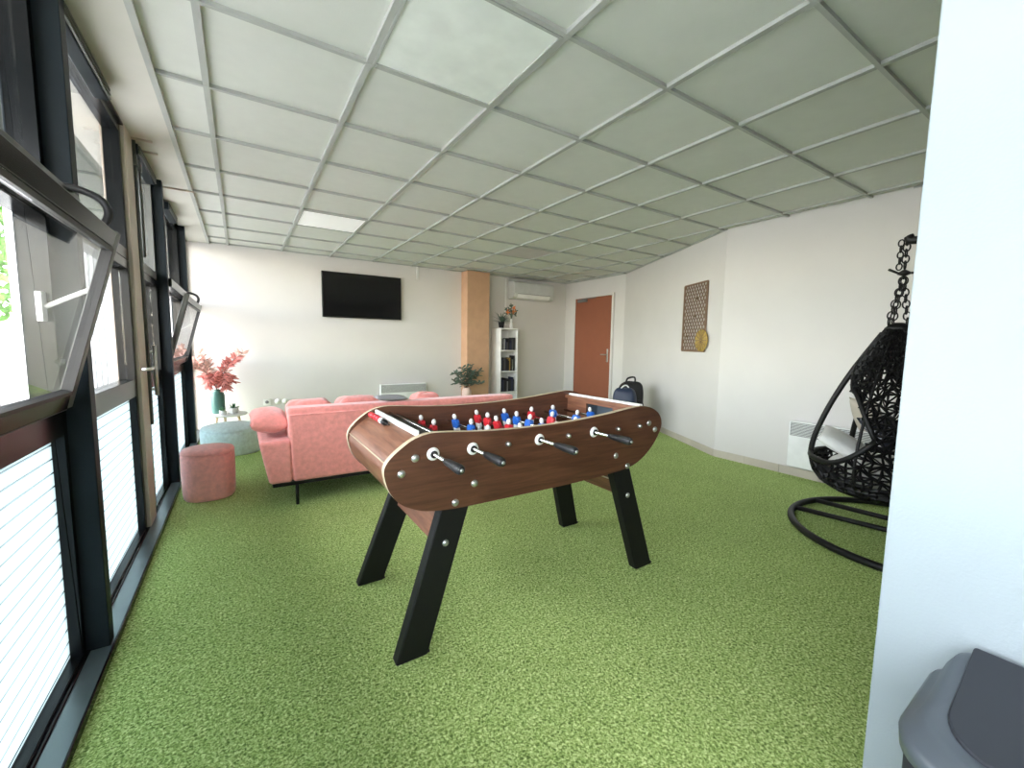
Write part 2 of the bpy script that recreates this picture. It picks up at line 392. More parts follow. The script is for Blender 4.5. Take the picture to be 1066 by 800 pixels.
# head rail under the soffit
struct(MB().box((-.60, YF, 2.335), (-.50, YB, TOP)).build(nt_(), M['black_frame'], bevel=.002, seg=1))
win_n = [0]
def window_bay(y0, y1, hopper, film=True):
    win_n[0] += 1
    mb = MB(); X0, X1 = -.585, -.515
    w = .034
    mb.box((X0, y0, .028), (X1, y0+w, 2.335)); mb.box((X0, y1-w, .028), (X1, y1, 2.335))
    mb.box((X0, y0+w, .028), (X1, y1-w, ZF0+.004)); mb.box((X0, y0+w, ZF1), (X1, y1-w, ZG0))
    mb.box((X0, y0+w, ZG1), (X1, y1-w, ZU0)); mb.box((X0, y0+w, ZU1), (X1, y1-w, 2.335))
    o = struct(mb.build('window_%d' % win_n[0], M['black_frame'], bevel=.003))
    pane('frosted_pane' if film else 'lower_pane', M['film' if film else 'glass'], y0+w, y1-w, ZF0, ZF1, o)
    pane('upper_pane', M['glass'], y0+w, y1-w, ZU0, ZU1, o)
    if hopper:
        # deep black transom hood above the sash
        MB().box((-.515, y0+.01, 1.57), (-.435, y1-.01, 1.635)).build('transom_hood', M['black_frame'], o, bevel=.006)
        L_ = .615; a = math.atan2(.158, .60)
        T = Matrix.Translation((-.518, 0, .935)) @ Matrix.Rotation(a, 4, 'Y')
        def B(m, p, q, mi=0): m.box(p, q, mi, xf=T)
        s = MB(); ya, yb = y0+.045, y1-.03; t0, t1 = -.002, .028
        B(s, (t0, ya, 0), (t1, ya+.055, L_)); B(s, (t0, yb-.055, 0), (t1, yb, L_))
        B(s, (t0, ya+.055, 0), (t1, yb-.055, .05), 1); B(s, (t0, ya+.055, L_-.055), (t1, yb-.055, L_-.006), 1)
        sash = s.build('tilted_sash', [M['grey_frame'], M['black_frame']], o, bevel=.003)
        gk = MB()
        for (p, q) in (((ya+.055, .05), (ya+.067, L_-.06)), ((yb-.067, .05), (yb-.055, L_-.06)), ((ya+.067, .05), (yb-.067, .062)), ((ya+.067, L_-.072), (yb-.067, L_-.06))):
            B(gk, (.004, p[0], p[1]), (.032, q[0], q[1]))
        gk.build('gasket', M['rubber'], sash)
        gp = MB(); B(gp, (.010, ya+.067, .062), (.018, yb-.067, L_-.072)); gp.build('sash_pane', M['glass'], sash)
        yy = yb+.002
        hk = catmull([(-.50, yy-.03, 1.652), (-.43, yy-.02, 1.650), (-.378, yy-.012, 1.628), (-.362, yy-.01, 1.585), (-.385, yy-.01, 1.53), (-.41, yy-.01, 1.485)], 5)
        MB().tube(hk, .012, 8).build('stay_hook', M['rubber'], o)
        st = MB().tube([(-.53, yy-.02, 1.262), (-.405, yy-.02, 1.335)], .008, 8)
        st.box((-.545, yy-.045, 1.215), (-.53, yy, 1.31)); st.build('stay_arm', M['white'], o, bevel=.002)
    else:
        pane('middle_pane', M['glass'], y0+w, y1-w, ZG0, ZG1, o)
    return o
window_bay(.49, 2.035, True)
window_bay(4.25, 5.72, True)
window_bay(5.78, YB, False, film=False)
window_bay(-1.2, .43, False)
posts(nt_(), -1.26, -1.20)
door_n = [0]
def door_leaf(y0, y1, handle=None, wl=.06, wr=.05, outer='black_frame'):
    door_n[0] += 1; X0, X1 = -.585, -.515
    mb = MB()
    mb.box((X0, y0, .03), (X1, y0+wl, 1.60)); mb.box((X0, y1-wr, .03), (X1, y1, 1.60))
    mb.box((X0, y0+wl, .03), (X1, y1-wr, ZF0+.006)); mb.box((X0, y0+wl, ZF1), (X1, y1-wr, ZG0), 0)
    mb.box((X0, y0+wl, ZG1), (X1, y1-wr, 1.60))
    o = struct(mb.build('door_%d' % door_n[0], [M['black_frame'], M['grey_frame']], bevel=.003))
    pane('frosted_pane', M['film'], y0+wl, y1-wr, ZF0, ZF1, o)
    pane('glass_pane', M['glass'], y0+wl, y1-wr, ZG0, ZG1, o)
    # transom light above the leaf belongs to the door set
    t = MB(); t.box((X0, y0, 1.603), (X1, y1, 1.66)); t.box((X0, y0, 1.66), (X1, y0+wl*.6, 2.335)); t.box((X0, y1-wr*.7, 1.66), (X1, y1, 2.335)); t.box((X0, y0+wl*.6, 2.29), (X1, y1-wr*.7, 2.335))
    tr = t.build('transom_frame', M['grey_frame'] if outer != 'black_frame' else M['black_frame'], o, bevel=.002)
    MB().box((-.555, y0+wl*.6, 1.66), (-.549, y1-wr*.7, 2.29)).build('transom_pane', M['glass'], tr)
    if handle:
        h = MB().tube([(-.465, handle, .80), (-.465, handle, 1.12)], .011, 10)
        for z in (.84, 1.08): h.tube([(-.515, handle, z), (-.465, handle, z)], .008, 8)
        h.build('pull_handle', M['silver'], o)
        lk = MB().box((-.515, handle-.014, .70), (-.495, handle+.014, .78)).build('lock_case', M['black'], o, bevel=.004)
    return o
door_leaf(2.097, 3.235)
dB = door_leaf(3.43, 4.19, handle=3.50, wl=.15, outer='grey')
MB().tube([(-.485, 3.20, .985), (-.455, 3.20, .985), (-.45, 3.29, .985)], .010, 8).build('lever_handle', M['silver'], bpy.data.objects['door_1'])
for y in (3.455, 3.575):
    mb = MB().tube([(-.492, y, .62 if y < 3.5 else 1.68), (-.492, y, TOP)], .009, 8); mb.box((-.515, y-.012, 2.2), (-.48, y+.012, 2.26))
    mb.build('bolt_rod', M['grey_frame'], dB)
# ceiling-side fittings over the glass wall
for i, (y0, y1) in enumerate(((2.16, 2.80), (3.47, 4.08), (4.75, 5.3))):
    lab = ('dark slatted ventilator box under ceiling above nearer glass door leaf', 'short dark ventilator box above farther glass door leaf', 'small dark ventilator box above far tilted window')[i]
    t = thing('ventilator', lab, 'ventilator', (-.47, (y0+y1)/2, 2.27), 'ventilator boxes above the glass wall')
    mb = MB().box((-.53, y0, 2.272), (-.475, y1, 2.335)); mb.build('housing', M['post'], t, bevel=.006)
    s = MB()
    for k in range(3): s.box((-.476, y0+.01, 2.278+.019*k), (-.467, y1-.01, 2.283+.021*k))
    s.build('slat', M['grey_frame'], t)
for i, y in enumerate((3.42, 3.62, 4.35)):
    lab = ('shortest thin brown rail on the soffit above beige post', 'thin brown rail on the soffit above farther glass door', 'long thin brown rail across soffit beyond glass doors')[i]
    tag(MB().box((-.50, y-.006, TOP-.012), (-.40 if i < 2 else -.27, y+.006, TOP)).build('soffit_rail', M['beige'], bevel=.002), lab, 'rail', 'thin rails across the soffit')

# ------------------------------------------------------------------ outside
mb = MB().box((-40, -20, -.16), (XW-.02, 40, -.10)); ou = struct(mb.build('floor_outside', M['concrete']))
struct(MB().box((-1.75, -3, 2.60), (XW-.0, 14, 2.80)).build('trim_canopy', M['canopy']))  # added dark overhang, blocks the bright sky behind the upper panes
def outside(o, l, c, g=None): return tag(o, l, c, g)
outside(MB().box((-2.43, 8.0, -.10), (-2.28, 8.15, 5.5)).build('concrete_pillar', M['extpost'], bevel=.01), 'white square pillar outside, seen through nearest tilted window', 'pillar')
mb = MB()
for k in range(26): mb.box((-2.52+.032*k, 9.0+.03*(k % 2), -.1), (-2.52+.032*(k+1)-.004, 9.1+.03*(k % 2), 5))
outside(mb.build('slatted_screen', M['facade']), 'pale grey ribbed screen wall outside the glass doors', 'wall')
def tree(x, y, h, r, seed, lab):
    rnd = random.Random(seed); t = thing('tree', lab, 'tree', (x, y, -.1), 'trees outside the windows')
    MB().tube([(x, y, -.1), (x+.1, y, h*.35), (x, y+.1, h*.6)], [.14, .11, .06], 8).build('trunk', M['bark'], t)
    mb = MB()
    for i in range(1500):
        a = rnd.uniform(0, 2*PI); b = math.acos(rnd.uniform(-1, 1)); rr = r*rnd.uniform(.55, 1)**.5
        p = Vector((x+rr*math.sin(b)*math.cos(a), y+rr*math.sin(b)*math.sin(a), h*.62+rr*.95*math.cos(b)))
        leaf(mb, p, (rnd.gauss(0, 1), rnd.gauss(0, 1), rnd.gauss(-.3, 1)), (rnd.gauss(0, 1), rnd.gauss(0, 1), 1), .30, .16)
    mb.build('crown', M['hedge'], t)
tree(-6.2, 16.5, 5.2, 2.0, 1, 'leafy tree outside beyond the white pillar')
tree(-10.5, 20, 6.2, 2.6, 2, 'tall leafy tree farthest left outside')
tree(-2.6, 17.5, 4.0, 1.3, 4, 'small tree outside seen through farther glass door')
def car(x, y, m_, lab):
    t = thing('parked_car', lab, 'car', (x, y, -.1), 'cars parked outside')
    prof = [(-2.0, .25), (-2.05, .6), (-1.9, .78), (-1.25, .86), (-.7, 1.30), (.75, 1.36), (1.5, .92), (2.0, .85), (2.05, .3)]
    mb = MB().prism([(y+a, z-.1) for a, z in prof], 'x', x-.8, x+.8); mb.build('body', m_, t, bevel=.08, seg=3)
    MB().prism([(y+a, z-.1) for a, z in ((-1.1, .90), (-.62, 1.25), (.68, 1.29), (1.25, .93))], 'x', x-.812, x+.812).build('side_windows', M['carglass'], t, bevel=.02)
    for sy in (-1.25, 1.25):
        for sx in (-.78, .78):
            MB().lathe([(.02, -.1), (.30, -.1), (.32, -.06), (.32, .06), (.30, .1), (.02, .1)], (x+sx, y+sy, .22), 20, xf=Matrix.Rotation(PI/2, 3, 'Y')).build('wheel', M['rubber'], t)
car(-3.7, 9.6, M['carwhite'], 'white car parked outside, nearer one')
car(-5.6, 12.0, M['carred'], 'red car parked outside behind the white car')

# ------------------------------------------------------------------ ceiling things
def led(i, j, m_, lab):
    x = -.089+.6*i; y = 1.964+.601*j
    t = thing('ceiling_light', lab, 'ceiling light', (x+.3, y+.3, H), 'flat light panels in the ceiling grid')
    mb = MB(); x0, x1, y0, y1 = x+.012, x+.588, y+.012, y+.589
    for a, b in (((x0, y0), (x1, y0+.012)), ((x0, y1-.012), (x1, y1)), ((x0, y0+.012), (x0+.012, y1-.012)), ((x1-.012, y0+.012), (x1, y1-.012))):
        mb.box((*a, H-.006), (*b, H+.011))
    mb.build('panel_frame', M['grid'], t); MB().box((x0+.012, y0+.012, H-.001), (x1-.012, y1-.012, H+.011)).build('diffuser', m_, t)
    return t
M['led_on'] = mat('led_lit', (.85, .85, .85), .4)
b_ = M['led_on'].node_tree.nodes['Principled BSDF']; b_.inputs['Emission Color'].default_value = (1, .98, .96, 1); b_.inputs['Emission Strength'].default_value = .35
led(1, -1, M['led'], 'unlit square light panel in the ceiling above football table')
led(1, 4, M['led_on'], 'glowing square light panel in the far ceiling by television')
M['led_dark'] = mat('led_aged', (.52, .48, .48), .4)
led(5, 4, M['led_dark'], 'darker greyish light panel in far ceiling near brown door')

# ------------------------------------------------------------------ back wall things
t = thing('television', 'black flat wall-mounted television on the back wall', 'television', (1.545, YB-.05, 1.8))
MB().box((.985, YB-.065, 1.505), (2.112, YB-.035, 2.145)).build('bezel', M['black'], t, bevel=.004)
MB().box((1.00, YB-.0675, 1.523), (2.097, YB-.0645, 2.131)).build('screen', M['tv'], t)
MB().box((1.3, YB-.035, 1.65), (1.8, YB-.001, 2.0)).build('wall_bracket', M['rubber'], t)
tag(MB().box((2.375, YB-.02, 2.15), (2.41, YB-.001, H-.004)).build('cord_cover', M['white'], bevel=.003), 'short white cable trunking strip between television and ceiling', 'trunking')
tag(MB().box((3.165, 6.30, 0), (3.585, YB-.002, H-.004)).build('column', M['column_tan'], bevel=.004), 'apricot painted square column standing at the back wall', 'column')
def radiator(lab, P, w, z0, z1, xf):
    """xf maps local (u along wall, v out of wall) to world"""
    t = thing('radiator', lab, 'radiator', xf(w/2, 0, z0))
    def bx(name, u0, u1, v0, v1, a, b, m_, par, bev=.004):
        mb = MB(); c0 = xf(u0, v0, a); c1 = xf(u1, v1, b); mb.box(c0, c1); return mb.build(name, m_, par, bevel=bev)
    bd = bx('body', 0, w, .02, .085, z0, z1, M['radiator'], t, .008)
    mb = MB()
    h = z1-z0
    for k in range(9):
        zz = z1-.02-k*.0125
        mb.box(xf(.02, .083, zz-.003), xf(w-.02, .088, zz+.0015))
    mb.build('grille_louvres', M['radiator'], t)
    bx('grille_recess', .015, w-.015, .0845, .0865, z1-.13, z1-.012, M['grille'], t, 0)
    bx('control_box', w-.10, w-.02, .086, .092, z0+.02, z0+.05, M['grille'], t, .002)
    for u in (.1, w-.1): bx('wall_bracket', u-.02, u+.02, 0, .022, z0+.05, z1-.05, M['white'], t, 0)
radiator('white panel radiator on the back wall behind pink sofa', None, .74, .10, .515, lambda u, v, z: (1.77+u, YB-v-.001, z))
radiator('white panel radiator on right wall behind hanging chair', None, .86, .10, .515, lambda u, v, z: (4.228-v+.0, 1.79-u, z))
# sockets
for i, x in enumerate((.27, .40, .49)):
    t = thing('wall_socket', ('white socket outlet on back wall nearest the side table', 'round white socket in the middle of the outlet row', 'round white socket outlet nearest the pink sofa')[i], 'socket', (x, YB, .33), 'outlets on the back wall')
    if i == 0: MB().box((x-.045, YB-.012, .285), (x+.045, YB-.001, .375)).build('plate', M['white'], t, bevel=.004)
    else: MB().lathe([(.001, -.006), (.036, -.006), (.04, 0)], (x, YB-.002, .33), 24, xf=Matrix.Rotation(-PI/2, 3, 'X')).build('plate', M['white'], t)
    MB().lathe([(.001, -.004), (.02, -.004), (.022, .0)], (x, YB-.0115 if i == 0 else YB-.0065, .33), 20, xf=Matrix.Rotation(-PI/2, 3, 'X')).build('outlet_hole', M['grille'] if i == 0 else M['white'], t)
# air conditioner
t = thing('air_conditioner', 'white wall-mounted air conditioner unit under the ceiling', 'air conditioner', (4.58, YB, 2.1))
prof = [(YB-.002, 2.275), (YB-.17, 2.275), (YB-.20, 2.25), (YB-.205, 2.06), (YB-.18, 2.0), (YB-.12, 1.975), (YB-.002, 1.975)]
MB().prism(prof, 'x', 4.10, 5.0).build('shell', M['ac'], t, bevel=.008)
MB().prism([(YB-.19, 2.045), (YB-.206, 2.05), (YB-.186, 1.992), (YB-.13, 1.968), (YB-.12, 1.974)], 'x', 4.18, 4.90).build('air_flap', M['white'], t)
MB().box((4.18, YB-.21, 2.056), (4.90, YB-.2, 2.062)).build('panel_seam', M['grille'], t)
MB().box((4.10, YB-.012, 2.285), (5.0, YB-.001, 2.33)).build('cable_duct', M['ac'], t)
MB().box((4.03, YB-.012, 1.5), (4.06, YB-.001, 2.33)).build('cable_duct', M['white'], t)

# brown door
t = struct(MB().box((XD-.035, 5.25, .0), (XD-.004, 6.19, 2.03)).build('door_3', M['door'], bevel=.003))
fr = MB(); fr.box((XD-.045, 5.21, 0), (XD-.002, 5.247, 2.07)); fr.box((XD-.045, 6.193, 0), (XD-.002, 6.23, 2.07)); fr.box((XD-.045, 5.247, 2.033), (XD-.002, 6.193, 2.07))
fr.build('door_frame', M['wall'], t, bevel=.003)
MB().box((XD-.043, 5.30, .87), (XD-.035, 5.335, 1.10)).build('handle_plate', M['silver'], t, bevel=.002)
MB().tube([(XD-.04, 5.318, 1.0), (XD-.085, 5.318, 1.0), (XD-.088, 5.34, 1.0), (XD-.088, 5.43, 1.0)], .009, 8).build('door_handle', M['silver'], t)
cl = MB().box((XD-.075, 5.86, 1.955), (XD-.035, 6.10, 2.01)); cl.box((XD-.07, 5.62, 2.008), (XD-.055, 5.98, 2.02)); cl.build('door_closer', M['grille'], t, bevel=.004)

# bookshelf
BX0, BX1, BY0, BY1, BT = 3.76, 4.125, 6.215, 6.515, 1.415
t = thing('bookcase', 'narrow tall white bookcase between column and air conditioner', 'bookcase', ((BX0+BX1)/2, 6.36, 0))
for x in (BX0, BX1-.02): MB().box((x, BY0, 0), (x+.02, BY1, BT)).build('side_panel', M['white'], t, bevel=.002)
MB().box((BX0+.02, BY1-.008, .05), (BX1-.02, BY1, BT-.02)).build('back_panel', M['white'], t)
SH = [.05, .325, .69, 1.055]
MB().box((BX0, BY0, BT), (BX1, BY1, BT+.02)).build('top_panel', M['white'], t, bevel=.002)
for z in SH: MB().box((BX0+.02, BY0+.005, z-.018), (BX1-.02, BY1-.008, z)).build('shelf', M['white'], t, bevel=.001)
bookcols = [mat('book_cloth_%s' % n, c, .6) for n, c in (('black', (.012, .012, .014)), ('slate', (.06, .06, .065)), ('cream', (.42, .39, .33)), ('navy', (.02, .025, .05)), ('ochre', (.30, .19, .04)), ('grey', (.25, .25, .25)))]
gname = {3: 'in the top compartment', 2: 'in the second compartment from top', 1: 'in the third compartment from top'}
for k in (3, 2, 1):
    rnd = random.Random(k*11+3); x = BX0+.026; z = SH[k]+.0008; n = 0
    while x < BX1-.065 and n < 11:
        w = rnd.uniform(.018, .034); h = rnd.uniform(.17, .27) if k != 3 else rnd.uniform(.10, .22); d = rnd.uniform(.14, .19)
        mi = rnd.choice([0, 0, 1, 0, 3, 2, 5, 0, 4 if k == 2 else 0])
        y0 = BY0+.03+rnd.uniform(0, .02)
        mb = MB()
        mb.box((x, y0, z), (x+.0025, y0+d, z+h)); mb.box((x+w-.0025, y0, z), (x+w, y0+d, z+h)); mb.box((x+.0025, y0, z), (x+w-.0025, y0+.003, z+h))
        mb.box((x+.0025, y0+.003, z+.003), (x+w-.0025, y0+d-.004, z+h-.003), 1)
        tag(mb.build('book', [bookcols[mi], bookcols[2]]), 'upright book of mixed dark spines %s of the white bookcase' % gname[k], 'book', 'books '+gname[k])
        x += w+.0012; n += 1
# plants on the bookcase
t = thing('potted_plant', 'dark spiky plant in black pot on top of bookcase', 'plant', (3.845, 6.33, BT+.021))
zt = BT+.021
MB().lathe([(.04, 0), (.055, .1), (.058, .105), (.05, .105), (.046, .08)], (3.845, 6.33, zt), 24).build('pot', M['bagblack'], t)
mb = MB(); rnd = random.Random(5)
for i in range(46):
    a = rnd.uniform(0, 2*PI); e = rnd.uniform(.25, 1.3)
    leaf(mb, (3.845, 6.33, zt+.09), (math.cos(a)*math.cos(e), math.sin(a)*math.cos(e)*.6, math.sin(e)), (0, 0, 1), rnd.uniform(.12, .24), .020, curl=.35)
mb.build('foliage', M['leafgreen'], t)
t = thing('flower_vase', 'slim white vase of orange dried flowers on bookcase top', 'vase', (4.02, 6.33, zt))
MB().lathe([(.03, 0), (.034, .05), (.02, .11), (.018, .15), (.024, .17), (.018, .168)], (4.05, 6.33, zt), 24).build('vase_body', M['white'], t)
mb = MB(); fl = [MB() for _ in range(8)]
for i in range(16):
    a = rnd.uniform(-1.2, 1.2); p1 = Vector((4.045+.10*math.sin(a), 6.33+rnd.uniform(-.06, .06), zt+.17+.22*math.cos(a)*rnd.uniform(.6, 1.1)))
    mb.tube([(4.05, 6.33, zt+.14), (4.05+.03*math.sin(a), 6.33, zt+.24), p1], .003, 5)
    for q in range(6): leaf(fl[i//2] if i % 2 else mb, p1, (rnd.gauss(0, 1), rnd.gauss(0, 1), rnd.gauss(0, 1)), (0, 1, .3), .045, .022, 0)
mb.build('stems', M['leafgreen'], t); [q_.build('flower', M['orange'], t) for q_ in fl]

# tall leafy plant by the column on a small stand
t = thing('plant_stand', 'small white plant stand before the apricot column', 'plant stand', (3.08, 6.1, 0))
MB().lathe([(.001, .27), (.14, .27), (.145, .28), (.14, .29), (.001, .29)], (3.06, 6.1, 0), 28).build('top', M['white'], t)
for a in (.5, 2.6, 4.7): MB().tube([(3.06+.05*math.cos(a), 6.1+.05*math.sin(a), .27), (3.06+.12*math.cos(a), 6.1+.12*math.sin(a), 0)], .010, 8).build('leg', M['pine'], t)
t = thing('potted_plant', 'grey-green leafy plant in blush pot before the apricot column', 'plant', (3.06, 6.1, .291))
MB().lathe([(.05, 0), (.075, .03), (.078, .10), (.055, .15), (.05, .16), (.045, .15)], (3.06, 6.1, .291), 28).build('pot', M['peach'], t)
mb = MB(); st = MB(); rnd = random.Random(9)
for i in range(13):
    a = -1.25+2.5*i/12+rnd.uniform(-.1, .1); l = rnd.uniform(.24, .38) if abs(a) < 1.0 else .24
    base = Vector((3.05, 6.1, .43)); tip = base+Vector((l*math.sin(a)*.95, rnd.uniform(-.14, .14), l*math.cos(a)+.02))
    mid = base.lerp(tip, .5)+Vector((0, 0, .05)); pts = catmull([base, mid, tip], 6); st.tube(pts, .0035, 5)
    for k, p in enumerate(pts[3:]):
        for s in (-1, 1):
            leaf(mb, p, (s*rnd.uniform(.3, 1), rnd.uniform(-1, .6), rnd.uniform(-.1, .9)), (0, -.6, 1), rnd.uniform(.06, .10), .032)
st.build('stems', M['stem'], t); mb.build('foliage', M['leafgreen'], t)

# ------------------------------------------------------------------ trellis on the slanted wall
dv = (Vector((4.22, 2.53))-Vector((XD, 4.99))).normalized(); nv = Vector((dv.y, -dv.x)); nv = -nv if nv.x > 0 else nv
def W2(u, v, z):  # u metres from the far corner along the slanted wall, v out of it
    p = Vector((XD, 4.99))+dv*u+nv*v; return Vector((p.x, p.y, z))
u0 = (Vector((4.56, 3.215))-Vector((XD, 4.99))).dot(dv); u1 = u0+.485; z0, z1 = 1.115, 1.885
t = thing('wall_trellis', 'tall brown cane lattice panel hung on the slanted right wall', 'trellis', W2((u0+u1)/2, 0, z0))
def strip(mb, a, b, w, v0, v1):
    (ua, za), (ub, zb) = a, b; L_ = math.hypot(ub-ua, zb-za); pu, pz = -(zb-za)/L_*w/2, (ub-ua)/L_*w/2
    q = [(ua+pu, za+pz), (ub+pu, zb+pz), (ub-pu, zb-pz), (ua-pu, za-pz)]
    mb.hexa([W2(u, v0, z) for u, z in q], [W2(u, v1, z) for u, z in q])
mb = MB()
for a, b in (((u0, z0), (u1, z0)), ((u1, z0), (u1, z1)), ((u1, z1), (u0, z1)), ((u0, z1), (u0, z0))): strip(mb, a, b, .020, .006, .022)
mb.build('rim', M['bamboo'], t, bevel=.002)
def clip(c, sgn):  # line z = z0 + sgn*1.3*(u-u0) + c
    pts = []
    for i in range(401):
        u = u0+(u1-u0)*i/400; z = z0+sgn*1.45*(u-u0)+c
        if z0 <= z <= z1: pts.append((u, z))
    return (pts[0], pts[-1]) if len(pts) > 3 else None
mb = MB()
for k in range(-16, 27):
    for sg in (1, -1):
        c = clip(k*.080, sg)
        if c: strip(mb, c[0], c[1], .011, .006 if sg > 0 else .012, .011 if sg > 0 else .017)
mb.build('lattice', M['bamboo'], t)
for (fu, fz) in ((.30, .60), (.27, .40), (.12, .17)):
    p = W2(u0+fu, .022, z0+fz); MB().lathe([(.001, .010), (.012, .008), (.014, 0)], p, 14, xf=Matrix.Rotation(PI/2, 3, 'Y')).build('peg', M['stem'], t)
# woven disc hooked over the trellis corner
c0 = W2(u0+.445, .030, z0+.12); ax = Vector((nv.x, nv.y, 0)).to_track_quat('Z', 'Y').to_matrix()
t = thing('woven_disc', 'round straw-coloured woven disc on lower corner of cane trellis', 'wall decoration', c0)
mb = MB()
for r in [.115, .10, .085, .07, .055, .04, .025, .010]:
    mb.tube([c0+ax @ Vector((r*math.cos(a), r*math.sin(a), 0)) for a in [2*PI*k/30 for k in range(30)]], .0078, 6, closed=True)
mb.build('coil', M['gold'], t)
mb = MB()
for k in range(12):
    a = PI*2*k/12; mb.tube([c0+ax @ Vector((.01*math.cos(a), .01*math.sin(a), .006)), c0+ax @ Vector((.115*math.cos(a), .115*math.sin(a), .006))], .004, 5)
mb.build('spokes', M['bamboo'], t)

# ------------------------------------------------------------------ football table
FY0, FY1 = 1.40, 2.005
t = thing('football_table', 'walnut table football game standing on splayed black legs', 'football table', (1.12, 1.70, 0))
out = [(.392,.725),(.400,.678),(.416,.640),(.445,.604),(.485,.578),(.545,.556),(.657,.543),(.80,.541),(.963,.541),(1.12,.541),(1.30,.543),(1.473,.549),(1.60,.560),(1.68,.585),(1.748,.628),(1.800,.680),(1.834,.735),(1.838,.775),(1.815,.815),(1.765,.846),(1.70,.862),(1.63,.861),(1.53,.851),(1.433,.841),(1.30,.831),(1.155,.824),(1.02,.822),(.888,.823),(.75,.829),(.640,.838),(.56,.841),(.50,.827),(.448,.795),(.408,.760)]
oc = [(p.x, p.y) for p in [Vector((q[0], q[1])) for q in out]]
oc = [(v[0], v[1]) for v in catmull([(a, b, 0) for a, b in oc], 4, closed=True)]
def sidepanel(y0, y1, dz, name='side_panel'):
    poly = [(x, z+dz*max(0, min(1, (z-.6)/.2))) for x, z in oc]
    o = MB().prism(poly, 'y', y0, y1, 0, 1).build(name, [M['walnut'], M['edge']], t); return o
sp = sidepanel(FY0, FY0+.028, 0); sidepanel(FY1-.028, FY1, .02)
# rounded end panels follow the outline of the sides
def endshell(pts, inset, th, m_, name, yl=FY0+.028, yh=FY1-.028):
    mb = MB(); P = [Vector((x, 0, z)) for x, z in pts]
    inn = []; otr = []
    cen = Vector((sum(p.x for p in P)/len(P)*0+1.12, 0, .69))
    for i, p in enumerate(P):
        tg = (P[min(i+1, len(P)-1)]-P[max(i-1, 0)]).normalized(); n = Vector((tg.z, 0, -tg.x))
        if n.dot(cen-p) < 0: n = -n
        otr.append(p+n*inset); inn.append(p+n*(inset+th))
    k = len(P); vs = []
    for y in (yl, yh):
        for q in otr+inn: vs.append((q.x, y, q.z))
    fs = []
    for i in range(k-1):
        fs += [(i, i+1, 2*k+i+1, 2*k+i), (k+i, 3*k+i, 3*k+i+1, k+i+1)]
        fs += [(i, k+i, k+i+1, i+1), (2*k+i, 2*k+i+1, 3*k+i+1, 3*k+i)]
    fs += [(0, 2*k, 3*k, k), (k-1, 2*k-1, 4*k-1, 3*k-1)]
    mb.add(vs, fs, 0, False); return mb.build(name, m_, t)
def seg(lo, hi, side):   # outline points of one end between two heights
    pts = [(x, z) for x, z in oc if (x < .56 if side < 0 else x > 1.66) and lo <= z <= hi]
    pts = sorted(pts, key=lambda q: q[1]); return pts
Lp = [(x, z) for x, z in oc if x < .53]
# order the left end by angle about its centre
def arc(side, z0_, z1_):
    cx = .60 if side < 0 else 1.66
    pts = [(x, z) for x, z in oc if ((x < .525) if side < 0 else (x > 1.66)) and z0_ <= z <= z1_]
    return sorted(pts, key=lambda q: math.atan2(q[1]-.69, abs(q[0]-cx)))
endshell(arc(-1, .565, .752), .004, .018, M['walnut_y'], 'end_panel')
endshell(arc(-1, .744, .84), .0015, .018, M['walnut_y'], 'end_panel')
endshell(arc(1, .57, .80), .004, .018, M['walnut_y'], 'end_panel')
endshell(arc(1, .80, .872), .004, .018, M['walnut_y'], 'end_panel')
MB().tube([(.4015, FY0+.028, .748), (.4015, FY1-.028, .748)], .0028, 6).build('edge_strip', M['edge'], t)
MB().box((.516, FY0+.028, .826), (.527, FY1-.028, .850)).build('end_cap_strip', M['white'], t, bevel=.002)
MB().box((.532, FY0+.028, .795), (.625, FY1-.028, .822)).build('scoring_ledge', M['black'], t, bevel=.004)
MB().tube([(.585, FY0+.028, .832), (.585, FY1-.028, .832)], .004, 8).build('score_wire', M['chrome'], t)
MB().box((1.695, FY0+.028, .848), (1.72, FY1-.028, .868)).build('end_cap_strip', M['white'], t, bevel=.003)
# inner boxes
MB().box((.60, FY0+.028, .60), (1.66, FY1-.028, .672)).build('playfield', M['field'], t)
ln = MB(); zz = .6725
ln.box((1.127, FY0+.03, zz), (1.133, FY1-.03, zz+.0008))
for k in range(40):
    a = 2*PI*k/40; b = 2*PI*(k+1)/40
    ln.add([(1.13+.075*math.cos(a), 1.70+.075*math.sin(a), zz+.001), (1.13+.082*math.cos(a), 1.70+.082*math.sin(a), zz+.001), (1.13+.082*math.cos(b), 1.70+.082*math.sin(b), zz+.001), (1.13+.075*math.cos(b), 1.70+.075*math.sin(b), zz+.001)], [(0, 1, 2, 3)])
ln.build('field_markings', M['white'], t)
iw = MB(); iw.box((.60, FY0+.029, .672), (.615, 1.60, .80)); iw.box((.60, 1.80, .672), (.615, FY1-.029, .80)); iw.box((.60, 1.60, .755), (.615, 1.80, .80))
iw.build('goal_wall', M['black'], t)
iw = MB(); iw.box((1.685, FY0+.029, .672), (1.70, 1.60, .848)); iw.box((1.685, 1.81, .672), (1.70, FY1-.029, .848)); iw.box((1.685, 1.60, .825), (1.70, 1.81, .848))
iw.build('goal_wall', M['walnut_y'], t)
mb = MB(); mb.box((1.70, 1.59, .66), (1.80, 1.60, .825)); mb.box((1.70, 1.81, .66), (1.80, 1.82, .825)); mb.box((1.775, 1.60, .66), (1.80, 1.81, .825)); mb.box((1.66, 1.59, .655), (1.80, 1.82, .66))
M['goalgrey'] = mat('goal_grey', (.075, .10, .125), .5)
mb.build('goal_box', M['goalgrey'], t)
